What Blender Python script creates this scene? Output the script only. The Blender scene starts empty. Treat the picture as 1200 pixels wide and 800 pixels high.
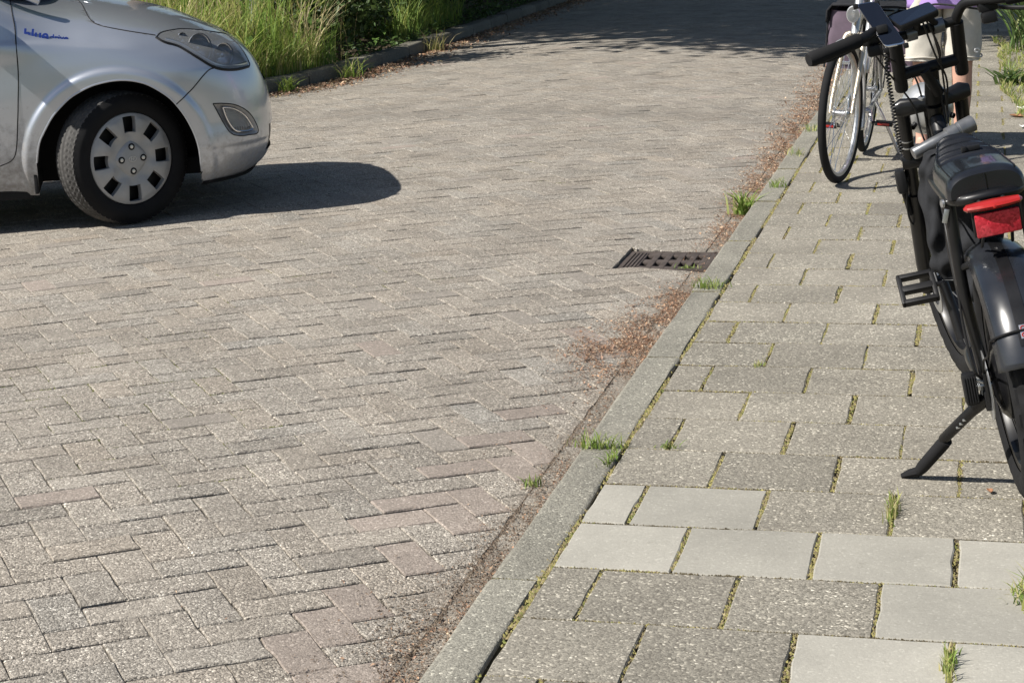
import bpy, bmesh, math, random
import numpy as np
from mathutils import Matrix, Vector

random.seed(7)
rng = np.random.default_rng(11)
R = math.radians
scn = bpy.context.scene
COL = scn.collection

# ------------------------------------------------------------------ camera
cam_d = bpy.data.cameras.new('camera')
cam_d.sensor_width = 36.0
cam_d.lens = 65.4056
cam_d.clip_start = 0.05
cam_d.clip_end = 2000
cam = bpy.data.objects.new('camera', cam_d)
COL.objects.link(cam)
CAM_O = np.array([0.03935, -3.57632, 1.50731])
CAM_M = np.array([[0.969754, -0.020827, 0.243196], [0.240973, 0.240309, -0.94031], [-0.038859, 0.970473, 0.238059]])
cm = Matrix([list(r) for r in CAM_M]).to_4x4()
cm.translation = Vector(CAM_O)
cam.matrix_world = cm
scn.camera = cam

# ------------------------------------------------------------------ light
SUN_AZ = R(35.0)       # direction the light travels on the ground, from +X towards +Y
SUN_EL = R(44.5)
world = bpy.data.worlds.new('World')
scn.world = world
world.use_nodes = True
wn = world.node_tree.nodes
wl = world.node_tree.links
bg = wn['Background']
sky = wn.new('ShaderNodeTexSky')
sky.sky_type = 'NISHITA'
sky.sun_disc = False
sky.sun_elevation = SUN_EL
# direction towards the sun
sd = Vector((-math.cos(SUN_EL) * math.cos(SUN_AZ), -math.cos(SUN_EL) * math.sin(SUN_AZ), math.sin(SUN_EL)))
sky.sun_rotation = math.atan2(sd.x, sd.y)
sky.air_density = 1.0
sky.dust_density = 1.0
wl.new(sky.outputs[0], bg.inputs[0])
bg.inputs[1].default_value = 0.055
sun_d = bpy.data.lights.new('sun', 'SUN')
sun_d.energy = 5.0
sun_d.angle = R(0.5)
sun_d.color = (1.0, 0.955, 0.88)
sun = bpy.data.objects.new('sun', sun_d)
COL.objects.link(sun)
sun.rotation_euler = sd.to_track_quat('Z', 'Y').to_euler()
scn.view_settings.view_transform = 'Standard'
scn.view_settings.look = 'None'
scn.view_settings.exposure = 0.54
scn.view_settings.gamma = 1.0

# ------------------------------------------------------------------ helpers
def cam_px(P):
    d = np.asarray(P, float) - CAM_O
    z = -(d @ CAM_M[:, 2])
    return np.stack([600 + 2180.19 * (d @ CAM_M[:, 0]) / z, 400 - 2180.19 * (d @ CAM_M[:, 1]) / z], -1)

def link(name, data, parent=None):
    o = bpy.data.objects.new(name, data)
    COL.objects.link(o)
    if parent is not None:
        o.parent = parent
    return o

def tag(o, label=None, cat=None, group=None, kind=None):
    if label: o['label'] = label
    if cat: o['category'] = cat
    if group: o['group'] = group
    if kind: o['kind'] = kind
    return o

def empty(name, loc=(0, 0, 0), rz=0.0, mat=None):
    o = bpy.data.objects.new(name, None)
    COL.objects.link(o)
    o.empty_display_size = 0.1
    if mat is not None:
        o.matrix_world = mat
    else:
        o.location = loc
        o.rotation_euler = (0, 0, rz)
    return o

class MB:
    def __init__(s):
        s.v = []; s.f = []; s.m = []; s.c = []; s.hasc = False
    def add(s, vs, fs, m=0, col=None):
        b = len(s.v)
        s.v.extend([tuple(map(float, p)) for p in vs])
        s.f.extend([tuple(i + b for i in f) for f in fs])
        s.m.extend([m] * len(fs))
        if col is not None: s.hasc = True
        s.c.extend([col if col is not None else (1, 1, 1, 1)] * len(vs))
        return b
    def tube(s, pts, r, n=10, cap=True, m=0, sq=None):
        pts = [Vector(p) for p in pts]
        k = len(pts)
        rs = r if isinstance(r, (list, tuple)) else [r] * k
        tang = []
        for i in range(k):
            a = pts[max(0, i - 1)]; b = pts[min(k - 1, i + 1)]
            t = (b - a)
            tang.append(t.normalized() if t.length > 1e-9 else Vector((0, 0, 1)))
        up = Vector((0, 0, 1)) if abs(tang[0].z) < 0.9 else Vector((1, 0, 0))
        nx = tang[0].cross(up).normalized()
        vs = []
        for i in range(k):
            t = tang[i]
            nx = (nx - t * nx.dot(t))
            if nx.length < 1e-6: nx = t.orthogonal()
            nx.normalize()
            ny = t.cross(nx)
            rr = rs[i]
            ra, rb = rr if isinstance(rr, tuple) else (rr, rr)
            for j in range(n):
                a = 2 * math.pi * j / n
                ca, sa = math.cos(a), math.sin(a)
                if sq:
                    ca = math.copysign(abs(ca) ** sq, ca); sa = math.copysign(abs(sa) ** sq, sa)
                vs.append(pts[i] + nx * (ca * ra) + ny * (sa * rb))
        fs = []
        for i in range(k - 1):
            for j in range(n):
                j2 = (j + 1) % n
                fs.append((i * n + j, i * n + j2, (i + 1) * n + j2, (i + 1) * n + j))
        if cap:
            fs.append(tuple(range(n - 1, -1, -1)))
            fs.append(tuple((k - 1) * n + j for j in range(n)))
        s.add(vs, fs, m)
    def box(s, c, size, M=None, m=0, bev=0.0):
        hx, hy, hz = [q / 2 for q in size]
        c = Vector(c)
        if bev <= 0:
            vs = [Vector((x * hx, y * hy, z * hz)) for z in (-1, 1) for y in (-1, 1) for x in (-1, 1)]
            fs = [(0, 2, 3, 1), (4, 5, 7, 6), (0, 1, 5, 4), (2, 6, 7, 3), (0, 4, 6, 2), (1, 3, 7, 5)]
        else:
            bm = bmesh.new()
            bmesh.ops.create_cube(bm, size=1.0)
            for v in bm.verts: v.co = Vector((v.co.x * 2 * hx, v.co.y * 2 * hy, v.co.z * 2 * hz))
            bmesh.ops.bevel(bm, geom=list(bm.edges) + list(bm.verts), offset=bev, segments=2, affect='EDGES', profile=0.6)
            bm.verts.index_update()
            vs = [v.co.copy() for v in bm.verts]; fs = [tuple(v.index for v in f.verts) for f in bm.faces]
            bm.free()
        if M is not None: vs = [M @ v for v in vs]
        s.add([v + c for v in vs], fs, m)
    def lathe(s, prof, n=32, M=None, c=(0, 0, 0), m=0, a0=0.0, a1=2 * math.pi):
        """prof: list of (radius, height); axis = local Z"""
        full = abs(a1 - a0 - 2 * math.pi) < 1e-6
        cnt = n if full else n + 1
        vs = []
        for (r, h) in prof:
            for j in range(cnt):
                a = a0 + (a1 - a0) * j / n
                vs.append(Vector((r * math.cos(a), r * math.sin(a), h)))
        fs = []
        for i in range(len(prof) - 1):
            for j in range(n):
                j2 = (j + 1) % cnt
                fs.append((i * cnt + j, i * cnt + j2, (i + 1) * cnt + j2, (i + 1) * cnt + j))
        if M is not None: vs = [M @ v for v in vs]
        c = Vector(c)
        s.add([v + c for v in vs], fs, m)
    def grid(s, G, m=0, closed_u=False, closed_v=False):
        """G[i][j] points"""
        ni, nj = len(G), len(G[0])
        vs = [p for row in G for p in row]
        fs = []
        for i in range(ni if closed_u else ni - 1):
            for j in range(nj if closed_v else nj - 1):
                i2, j2 = (i + 1) % ni, (j + 1) % nj
                fs.append((i * nj + j, i * nj + j2, i2 * nj + j2, i2 * nj + j))
        s.add(vs, fs, m)
    def mesh(s, name, mats, smooth=True, ang=35, recalc=True):
        me = bpy.data.meshes.new(name)
        me.from_pydata(s.v, [], s.f)
        if not isinstance(mats, (list, tuple)): mats = [mats]
        for q in mats: me.materials.append(q)
        if len(mats) > 1:
            me.polygons.foreach_set('material_index', s.m)
        if recalc:
            bm = bmesh.new(); bm.from_mesh(me)
            bmesh.ops.recalc_face_normals(bm, faces=bm.faces)
            bm.to_mesh(me); bm.free()
        if s.hasc:
            at = me.color_attributes.new('tint', 'FLOAT_COLOR', 'POINT')
            at.data.foreach_set('color', np.array(s.c, np.float32).ravel())
        me.polygons.foreach_set('use_smooth', [smooth] * len(me.polygons))
        if smooth and ang: me.set_sharp_from_angle(angle=R(ang))
        me.update()
        return me
    def build(s, name, mats, parent=None, smooth=True, ang=35, recalc=True):
        return link(name, s.mesh(name, mats, smooth, ang, recalc), parent)

def np_mesh(name, V, Fq, mats, col=None, smooth=False):
    """V (N,3), Fq (M,k) equal-size faces"""
    me = bpy.data.meshes.new(name)
    V = np.asarray(V, np.float32); Fq = np.asarray(Fq, np.int32)
    k = Fq.shape[1]
    me.vertices.add(len(V)); me.vertices.foreach_set('co', V.ravel())
    me.loops.add(Fq.size); me.loops.foreach_set('vertex_index', Fq.ravel())
    me.polygons.add(len(Fq))
    me.polygons.foreach_set('loop_start', np.arange(0, Fq.size, k, dtype=np.int32))
    me.polygons.foreach_set('loop_total', np.full(len(Fq), k, np.int32))
    me.polygons.foreach_set('use_smooth', np.full(len(Fq), smooth))
    if not isinstance(mats, (list, tuple)): mats = [mats]
    for q in mats: me.materials.append(q)
    if col is not None:
        at = me.color_attributes.new('tint', 'FLOAT_COLOR', 'POINT')
        at.data.foreach_set('color', np.asarray(col, np.float32).ravel())
    me.update(calc_edges=True)
    return me

def crv(pts, n=8):
    """Catmull-Rom through pts"""
    pts = [Vector(p) for p in pts]
    out = []
    P = [pts[0] * 2 - pts[1]] + pts + [pts[-1] * 2 - pts[-2]]
    for i in range(1, len(P) - 2):
        p0, p1, p2, p3 = P[i - 1], P[i], P[i + 1], P[i + 2]
        for k in range(n):
            t = k / n
            out.append(0.5 * ((2 * p1) + (p2 - p0) * t + (2 * p0 - 5 * p1 + 4 * p2 - p3) * t * t + (3 * p1 - p0 - 3 * p2 + p3) * t ** 3))
    out.append(pts[-1])
    return out

def frame(z, x=None):
    z = Vector(z).normalized()
    x = Vector(x) if x is not None else z.orthogonal()
    x = (x - z * x.dot(z)).normalized()
    y = z.cross(x)
    return Matrix((x, y, z)).transposed()

# ------------------------------------------------------------------ materials
def nmat(name):
    m = bpy.data.materials.new(name); m.use_nodes = True
    nt = m.node_tree
    return m, nt, nt.nodes, nt.links, nt.nodes['Principled BSDF']

def plain(name, col, rough=0.5, metal=0.0, coat=0.0, spec=0.5, noise=0.0, nscale=30.0, bump=0.0, bscale=200.0, coat_r=0.05):
    m, nt, N, L, b = nmat(name)
    b.inputs['Base Color'].default_value = (*col, 1)
    b.inputs['Roughness'].default_value = rough
    b.inputs['Metallic'].default_value = metal
    b.inputs['Coat Weight'].default_value = coat
    b.inputs['Coat Roughness'].default_value = coat_r
    b.inputs['Specular IOR Level'].default_value = spec
    if noise > 0:
        tc = N.new('ShaderNodeTexCoord')
        n1 = N.new('ShaderNodeTexNoise'); n1.inputs['Scale'].default_value = nscale; n1.inputs['Detail'].default_value = 6
        L.new(tc.outputs['Object'], n1.inputs['Vector'])
        mr = N.new('ShaderNodeMapRange'); mr.inputs['From Min'].default_value = 0.3; mr.inputs['From Max'].default_value = 0.7
        mr.inputs['To Min'].default_value = 1 - noise; mr.inputs['To Max'].default_value = 1 + noise
        L.new(n1.outputs['Fac'], mr.inputs['Value'])
        mx = N.new('ShaderNodeMix'); mx.data_type = 'RGBA'; mx.blend_type = 'MULTIPLY'; mx.inputs[0].default_value = 1
        mx.inputs[6].default_value = (*col, 1)
        L.new(mr.outputs[0], mx.inputs[7])
        L.new(mx.outputs[2], b.inputs['Base Color'])
        m2 = N.new('ShaderNodeMapRange'); m2.inputs['To Min'].default_value = max(0, rough - 0.12); m2.inputs['To Max'].default_value = min(1, rough + 0.15)
        L.new(n1.outputs['Fac'], m2.inputs['Value']); L.new(m2.outputs[0], b.inputs['Roughness'])
    if bump > 0:
        tc = N.new('ShaderNodeTexCoord')
        n2 = N.new('ShaderNodeTexNoise'); n2.inputs['Scale'].default_value = bscale; n2.inputs['Detail'].default_value = 4
        L.new(tc.outputs['Object'], n2.inputs['Vector'])
        bp = N.new('ShaderNodeBump'); bp.inputs['Strength'].default_value = bump; bp.inputs['Distance'].default_value = 0.002
        L.new(n2.outputs['Fac'], bp.inputs['Height']); L.new(bp.outputs[0], b.inputs['Normal'])
    return m

def aggregate(name, scale=150.0, ramp=None, smooth_cols=None, bump=0.6, dirt=False, stone_mix=0.8):
    """washed concrete with visible grit; 'tint' attribute rgb = colour of the piece, a = how much grit shows"""
    m, nt, N, L, b = nmat(name)
    geo = N.new('ShaderNodeNewGeometry')
    at = N.new('ShaderNodeAttribute'); at.attribute_name = 'tint'
    # distort the lookup slightly so that the grit is irregular
    nz = N.new('ShaderNodeTexNoise'); nz.inputs['Scale'].default_value = scale * 0.8; nz.inputs['Detail'].default_value = 2
    L.new(geo.outputs['Position'], nz.inputs['Vector'])
    vm = N.new('ShaderNodeVectorMath'); vm.operation = 'MULTIPLY_ADD'
    vm.inputs[1].default_value = (0.006, 0.006, 0.006)
    L.new(nz.outputs['Color'], vm.inputs[0]); L.new(geo.outputs['Position'], vm.inputs[2])
    vo = N.new('ShaderNodeTexVoronoi'); vo.inputs['Scale'].default_value = scale; vo.inputs['Randomness'].default_value = 1.0
    L.new(vm.outputs[0], vo.inputs['Vector'])
    sep = N.new('ShaderNodeSeparateColor'); L.new(vo.outputs['Color'], sep.inputs[0])
    cr = N.new('ShaderNodeValToRGB')
    e = cr.color_ramp
    ramp = ramp or [(0.0, (.07, .065, .06)), (.3, (.20, .19, .175)), (.62, (.28, .265, .245)), (.86, (.38, .362, .335)), (.965, (.54, .52, .485)), (1.0, (.78, .76, .71))]
    e.elements[0].position = ramp[0][0]; e.elements[0].color = (*ramp[0][1], 1)
    e.elements[1].position = ramp[-1][0]; e.elements[1].color = (*ramp[-1][1], 1)
    for p, c in ramp[1:-1]:
        q = e.elements.new(p); q.color = (*c, 1)
    L.new(sep.outputs[0], cr.inputs[0])
    # cement paste between the grit
    base = N.new('ShaderNodeRGB'); base.outputs[0].default_value = (.265, .25, .23, 1)
    n3 = N.new('ShaderNodeTexNoise'); n3.inputs['Scale'].default_value = 9; n3.inputs['Detail'].default_value = 8
    L.new(geo.outputs['Position'], n3.inputs['Vector'])
    fac = N.new('ShaderNodeMapRange'); fac.inputs['From Min'].default_value = 0.3; fac.inputs['From Max'].default_value = 0.6
    fac.inputs['To Min'].default_value = stone_mix * 0.72; fac.inputs['To Max'].default_value = stone_mix
    L.new(n3.outputs['Fac'], fac.inputs['Value'])
    ma = N.new('ShaderNodeMath'); ma.operation = 'MULTIPLY'
    L.new(fac.outputs[0], ma.inputs[0]); L.new(at.outputs['Alpha'], ma.inputs[1])
    mx = N.new('ShaderNodeMix'); mx.data_type = 'RGBA'
    L.new(ma.outputs[0], mx.inputs[0]); L.new(base.outputs[0], mx.inputs[6]); L.new(cr.outputs[0], mx.inputs[7])
    # broad blotches
    n4 = N.new('ShaderNodeTexNoise'); n4.inputs['Scale'].default_value = 2.3; n4.inputs['Detail'].default_value = 7; n4.inputs['Roughness'].default_value = .65
    L.new(geo.outputs['Position'], n4.inputs['Vector'])
    m4 = N.new('ShaderNodeMapRange'); m4.inputs['From Min'].default_value = .3; m4.inputs['From Max'].default_value = .7
    m4.inputs['To Min'].default_value = .80; m4.inputs['To Max'].default_value = 1.15
    L.new(n4.outputs['Fac'], m4.inputs['Value'])
    mt = N.new('ShaderNodeMix'); mt.data_type = 'RGBA'; mt.blend_type = 'MULTIPLY'; mt.inputs[0].default_value = 1
    L.new(mx.outputs[2], mt.inputs[6]); L.new(at.outputs['Color'], mt.inputs[7])
    mb = N.new('ShaderNodeMix'); mb.data_type = 'RGBA'; mb.blend_type = 'MULTIPLY'; mb.inputs[0].default_value = 1
    L.new(mt.outputs[2], mb.inputs[6]); L.new(m4.outputs[0], mb.inputs[7])
    out = mb.outputs[2]
    # small dark stains, lichen and pores
    n7 = N.new('ShaderNodeTexNoise'); n7.inputs['Scale'].default_value = 21; n7.inputs['Detail'].default_value = 5; n7.inputs['Roughness'].default_value = .75
    L.new(geo.outputs['Position'], n7.inputs['Vector'])
    m7 = N.new('ShaderNodeMapRange'); m7.inputs['From Min'].default_value = .60; m7.inputs['From Max'].default_value = .74; m7.inputs['To Min'].default_value = 0; m7.inputs['To Max'].default_value = .42
    L.new(n7.outputs['Fac'], m7.inputs['Value'])
    d7 = N.new('ShaderNodeMix'); d7.data_type = 'RGBA'; d7.inputs[7].default_value = (.13, .12, .10, 1)
    L.new(m7.outputs[0], d7.inputs[0]); L.new(out, d7.inputs[6]); out = d7.outputs[2]
    if dirt:   # earth and trodden leaf mould that has gathered beside the kerb
        sx = N.new('ShaderNodeSeparateXYZ'); L.new(geo.outputs['Position'], sx.inputs[0])
        n5 = N.new('ShaderNodeTexNoise'); n5.inputs['Scale'].default_value = 3.2; n5.inputs['Detail'].default_value = 9; n5.inputs['Roughness'].default_value = .7
        L.new(geo.outputs['Position'], n5.inputs['Vector'])
        a1 = N.new('ShaderNodeMapRange'); a1.inputs['From Min'].default_value = -1.5; a1.inputs['From Max'].default_value = -1.03
        a1.inputs['To Min'].default_value = -0.35; a1.inputs['To Max'].default_value = 0.40
        a1.clamp = True
        L.new(sx.outputs[0], a1.inputs['Value'])
        a2 = N.new('ShaderNodeMath'); a2.operation = 'ADD'; L.new(a1.outputs[0], a2.inputs[0]); L.new(n5.outputs['Fac'], a2.inputs[1])
        a3 = N.new('ShaderNodeMapRange'); a3.inputs['From Min'].default_value = .68; a3.inputs['From Max'].default_value = 1.05
        a3.inputs['To Max'].default_value = .72
        L.new(a2.outputs[0], a3.inputs['Value'])
        wv = N.new('ShaderNodeMath'); wv.operation = 'MULTIPLY_ADD'; wv.inputs[1].default_value = .9
        L.new(n5.outputs['Fac'], wv.inputs[0]); L.new(sx.outputs[1], wv.inputs[2])
        w1 = N.new('ShaderNodeMath'); w1.operation = 'SUBTRACT'; w1.inputs[1].default_value = 9.2; L.new(wv.outputs[0], w1.inputs[0])
        w2 = N.new('ShaderNodeMath'); w2.operation = 'ABSOLUTE'; L.new(w1.outputs[0], w2.inputs[0])
        w3 = N.new('ShaderNodeMapRange'); w3.inputs['From Min'].default_value = 0; w3.inputs['From Max'].default_value = .55; w3.inputs['To Min'].default_value = .38; w3.inputs['To Max'].default_value = 0
        L.new(w2.outputs[0], w3.inputs['Value'])
        mw = N.new('ShaderNodeMix'); mw.data_type = 'RGBA'; mw.inputs[7].default_value = (.17, .155, .135, 1)
        L.new(w3.outputs[0], mw.inputs[0]); L.new(out, mw.inputs[6]); out = mw.outputs[2]
        md = N.new('ShaderNodeMix'); md.data_type = 'RGBA'
        md.inputs[7].default_value = (.15, .12, .092, 1)
        L.new(a3.outputs[0], md.inputs[0]); L.new(out, md.inputs[6])
        out = md.outputs[2]
    L.new(out, b.inputs['Base Color'])
    b.inputs['Roughness'].default_value = 0.9
    b.inputs['Specular IOR Level'].default_value = 0.25
    # relief: grit stands proud, pits between
    hm = N.new('ShaderNodeMath'); hm.operation = 'MULTIPLY_ADD'
    L.new(vo.outputs['Distance'], hm.inputs[0]); hm.inputs[1].default_value = -0.9
    L.new(sep.outputs[1], hm.inputs[2])
    hm2 = N.new('ShaderNodeMath'); hm2.operation = 'MULTIPLY'
    L.new(hm.outputs[0], hm2.inputs[0]); L.new(at.outputs['Alpha'], hm2.inputs[1])
    bp = N.new('ShaderNodeBump'); bp.inputs['Strength'].default_value = bump; bp.inputs['Distance'].default_value = 0.003
    L.new(hm2.outputs[0], bp.inputs['Height'])
    n6 = N.new('ShaderNodeTexNoise'); n6.inputs['Scale'].default_value = 320; n6.inputs['Detail'].default_value = 3
    L.new(geo.outputs['Position'], n6.inputs['Vector'])
    bp2 = N.new('ShaderNodeBump'); bp2.inputs['Strength'].default_value = .25; bp2.inputs['Distance'].default_value = 0.001
    L.new(n6.outputs['Fac'], bp2.inputs['Height']); L.new(bp.outputs[0], bp2.inputs['Normal'])
    L.new(bp2.outputs[0], b.inputs['Normal'])
    return m

def tinted(name, rough=.7, transl=0.0, spec=.3, noise=0.15):
    m, nt, N, L, b = nmat(name)
    at = N.new('ShaderNodeAttribute'); at.attribute_name = 'tint'
    L.new(at.outputs['Color'], b.inputs['Base Color'])
    b.inputs['Roughness'].default_value = rough
    b.inputs['Specular IOR Level'].default_value = spec
    if transl > 0:
        tr = N.new('ShaderNodeBsdfTranslucent')
        hs = N.new('ShaderNodeHueSaturation'); hs.inputs['Value'].default_value = 1.5; hs.inputs['Hue'].default_value = .485
        L.new(at.outputs['Color'], hs.inputs['Color']); L.new(hs.outputs[0], tr.inputs[0])
        mx = N.new('ShaderNodeMixShader'); mx.inputs[0].default_value = transl
        L.new(b.outputs[0], mx.inputs[1]); L.new(tr.outputs[0], mx.inputs[2])
        L.new(mx.outputs[0], N['Material Output'].inputs[0])
    return m

def soil(name, c1, c2, scale=40, bump=.6):
    m, nt, N, L, b = nmat(name)
    geo = N.new('ShaderNodeNewGeometry')
    n = N.new('ShaderNodeTexNoise'); n.inputs['Scale'].default_value = scale; n.inputs['Detail'].default_value = 10; n.inputs['Roughness'].default_value = .7
    L.new(geo.outputs['Position'], n.inputs['Vector'])
    cr = N.new('ShaderNodeValToRGB'); cr.color_ramp.elements[0].position = .32; cr.color_ramp.elements[1].position = .68
    cr.color_ramp.elements[0].color = (*c1, 1); cr.color_ramp.elements[1].color = (*c2, 1)
    L.new(n.outputs['Fac'], cr.inputs[0]); L.new(cr.outputs[0], b.inputs['Base Color'])
    b.inputs['Roughness'].default_value = .95; b.inputs['Specular IOR Level'].default_value = .15
    bp = N.new('ShaderNodeBump'); bp.inputs['Strength'].default_value = bump; bp.inputs['Distance'].default_value = .01
    L.new(n.outputs['Fac'], bp.inputs['Height']); L.new(bp.outputs[0], b.inputs['Normal'])
    return m

def glassy(name, tint=(1, 1, 1), refl=0.06, rough=0.0, haze=0.0):
    """thin clear cover: see-through with a fresnel sheen"""
    m, nt, N, L, b = nmat(name)
    N.remove(b)
    tr = N.new('ShaderNodeBsdfTransparent'); tr.inputs[0].default_value = (*tint, 1)
    gl = N.new('ShaderNodeBsdfGlossy'); gl.inputs['Roughness'].default_value = rough
    fr = N.new('ShaderNodeFresnel'); fr.inputs[0].default_value = 1.5
    ad = N.new('ShaderNodeMath'); ad.operation = 'ADD'; ad.inputs[1].default_value = refl - .04
    L.new(fr.outputs[0], ad.inputs[0])
    mx = N.new('ShaderNodeMixShader')
    L.new(ad.outputs[0], mx.inputs[0]); L.new(tr.outputs[0], mx.inputs[1]); L.new(gl.outputs[0], mx.inputs[2])
    out = mx.outputs[0]
    if haze > 0:      # pale diffuse mix put in to brighten lamps lying in shade
        df = N.new('ShaderNodeBsdfDiffuse'); df.inputs[0].default_value = (.62, .63, .63, 1)
        m2 = N.new('ShaderNodeMixShader'); m2.inputs[0].default_value = haze
        L.new(out, m2.inputs[1]); L.new(df.outputs[0], m2.inputs[2]); out = m2.outputs[0]
    L.new(out, N['Material Output'].inputs[0])
    return m

M = {}
M['paver'] = aggregate('road_paver', scale=215, dirt=True, bump=.9, stone_mix=.86)
M['tile'] = aggregate('washed_tile', scale=190, bump=.5, stone_mix=.8,
    ramp=[(0.0, (.08, .077, .07)), (.35, (.19, .185, .17)), (.7, (.25, .243, .225)), (.92, (.34, .33, .30)), (.975, (.6, .58, .53)), (1.0, (.82, .8, .74))])
M['kerb'] = aggregate('kerb_concrete', scale=200, bump=.55, stone_mix=.8,
    ramp=[(0.0, (.12, .115, .105)), (.35, (.22, .215, .20)), (.75, (.27, .262, .24)), (.96, (.36, .35, .32)), (1.0, (.7, .68, .62))])
M['bed'] = soil('joint_sand', (.030, .025, .020), (.075, .062, .048), 60)
M['tile_bed'] = soil('mossy_joint_sand', (.045, .036, .022), (.14, .118, .06), 70)
M['earth'] = soil('earth', (.05, .038, .027), (.13, .10, .07), 18)
M['field'] = soil('meadow', (.03, .05, .015), (.09, .11, .04), 3)
M['moss'] = tinted('moss', .95, .15)
M['blade'] = tinted('grass_blade', .55, .35)
M['leaf'] = tinted('leaf', .5, .3, .4)
M['litter'] = tinted('litter', .85, .1)
M['bark'] = plain('bark', (.10, .075, .055), .95, noise=.4, nscale=12, bump=.8, bscale=25)
M['iron'] = plain('cast_iron', (.085, .068, .06), .75, .25, noise=.35, nscale=25, bump=.5)
M['pit'] = plain('drain_shaft', (.02, .018, .016), .95)
M['post'] = plain('galvanised_post', (.42, .44, .46), .45, .6, noise=.12)
def car_paint():
    m = plain('silver_paint', (.55, .58, .635), .34, .72, coat=1.0, coat_r=.04)
    nt = m.node_tree; N = nt.nodes; L = nt.links; b = N['Principled BSDF']
    tc = N.new('ShaderNodeTexCoord'); sx = N.new('ShaderNodeSeparateXYZ'); L.new(tc.outputs['Object'], sx.inputs[0])
    n = N.new('ShaderNodeTexNoise'); n.inputs['Scale'].default_value = 26; n.inputs['Detail'].default_value = 9; n.inputs['Roughness'].default_value = .75
    L.new(tc.outputs['Object'], n.inputs['Vector'])
    mr = N.new('ShaderNodeMapRange'); mr.inputs['From Min'].default_value = .20; mr.inputs['From Max'].default_value = .60; mr.inputs['To Min'].default_value = .30; mr.inputs['To Max'].default_value = -.10
    L.new(sx.outputs[2], mr.inputs['Value'])
    # road dirt thrown up behind the front wheel
    mu = N.new('ShaderNodeMapRange'); mu.inputs['From Min'].default_value = -.30; mu.inputs['From Max'].default_value = -.50; mu.inputs['To Min'].default_value = 0; mu.inputs['To Max'].default_value = .16
    L.new(sx.outputs[0], mu.inputs['Value'])
    a1 = N.new('ShaderNodeMath'); a1.operation = 'ADD'; L.new(mr.outputs[0], a1.inputs[0]); L.new(mu.outputs[0], a1.inputs[1])
    a2 = N.new('ShaderNodeMath'); a2.operation = 'ADD'; L.new(a1.outputs[0], a2.inputs[0]); L.new(n.outputs['Fac'], a2.inputs[1])
    f = N.new('ShaderNodeMapRange'); f.inputs['From Min'].default_value = .62; f.inputs['From Max'].default_value = 1.0; f.inputs['To Max'].default_value = .75
    L.new(a2.outputs[0], f.inputs['Value'])
    mx = N.new('ShaderNodeMix'); mx.data_type = 'RGBA'; mx.inputs[6].default_value = (.55, .58, .635, 1); mx.inputs[7].default_value = (.20, .17, .135, 1)
    L.new(f.outputs[0], mx.inputs[0]); L.new(mx.outputs[2], b.inputs['Base Color'])
    for key, v0, v1 in (('Metallic', .72, .0), ('Roughness', .34, .9), ('Coat Weight', 1.0, 0.0)):
        q = N.new('ShaderNodeMapRange'); q.inputs['To Min'].default_value = v0; q.inputs['To Max'].default_value = v1
        L.new(f.outputs[0], q.inputs['Value']); L.new(q.outputs[0], b.inputs[key])
    return m
M['paint'] = car_paint()
M['seam'] = plain('panel_gap', (.012, .012, .014), .8)
M['rubber'] = plain('tyre_rubber', (.012, .012, .013), .85, spec=.25, noise=.25, nscale=14, bump=.2)
M['dusty_rubber'] = plain('tyre_tread_rubber', (.06, .058, .056), .85, noise=.3, nscale=20)
M['hubcap'] = plain('hubcap_silver', (.40, .40, .40), .5, .25, noise=.12, nscale=14)
M['black'] = plain('black_plastic', (.009, .009, .010), .5, spec=.35, noise=.2, nscale=20)
M['darkin'] = plain('dark_inside', (.008, .008, .009), .9)
M['chrome'] = plain('chrome', (.75, .76, .78), .12, 1.0)
M['satin'] = plain('satin_reflector', (.62, .63, .65), .28, .9)
M['lens'] = glassy('clear_lens', (.95, .96, .97), .05, haze=.20)
M['lampin'] = plain('lamp_housing', (.62, .625, .63), .4, .3)
M['glass'] = plain('car_glass', (.012, .016, .018), .05, 0, coat=.5)
M['blue'] = plain('badge_blue', (.02, .06, .36), .35)
M['bpaint'] = plain('black_frame_paint', (.007, .007, .008), .36, .0, spec=.4, coat=.2, noise=.2, nscale=18)
M['bmatte'] = plain('matte_black', (.008, .008, .009), .5, spec=.35, noise=.2, nscale=25, bump=.1)
M['vinyl'] = plain('black_vinyl', (.010, .011, .014), .30, 0, coat=.3, spec=.45, noise=.15, nscale=20, bump=.15, bscale=350)
M['fender'] = plain('satin_black_mudguard', (.018, .020, .025), .26, .1, coat=.5, noise=.3, nscale=9)
M['cloth'] = plain('black_fabric', (.022, .023, .026), .92, spec=.2, noise=.3, nscale=30, bump=.5, bscale=500)
M['alu'] = plain('brushed_aluminium', (.55, .56, .57), .35, .9, noise=.1)
M['grey'] = plain('grey_tube_paint', (.20, .205, .215), .32, .6, noise=.15)
M['red'] = plain('red_lamp_plastic', (.36, .018, .014), .2, 0, coat=.6, noise=.1)
M['phone'] = plain('dark_screen', (.006, .008, .014), .06, 0, coat=.6)
M['cable'] = plain('cable', (.012, .012, .013), .5)
M['champagne'] = plain('champagne_paint', (.50, .44, .35), .3, .5, coat=.5)
M['silverb'] = plain('silver_bicycle_paint', (.56, .57, .58), .3, .6, coat=.5, noise=.08)
M['purple'] = plain('purple_canvas', (.115, .085, .115), .85, noise=.2, nscale=12, bump=.3, bscale=60)
M['skin'] = plain('skin', (.56, .33, .25), .5, noise=.08, nscale=14)
M['shorts'] = plain('beige_cotton', (.56, .53, .47), .9, spec=.2, noise=.06, bump=.3, bscale=60)
M['lilac'] = plain('lilac_cotton', (.40, .27, .62), .9, spec=.2, noise=.06, bump=.2, bscale=70)
M['hair'] = plain('brown_hair', (.07, .045, .03), .6)
M['white'] = plain('white_plastic', (.8, .8, .78), .5)
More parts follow.
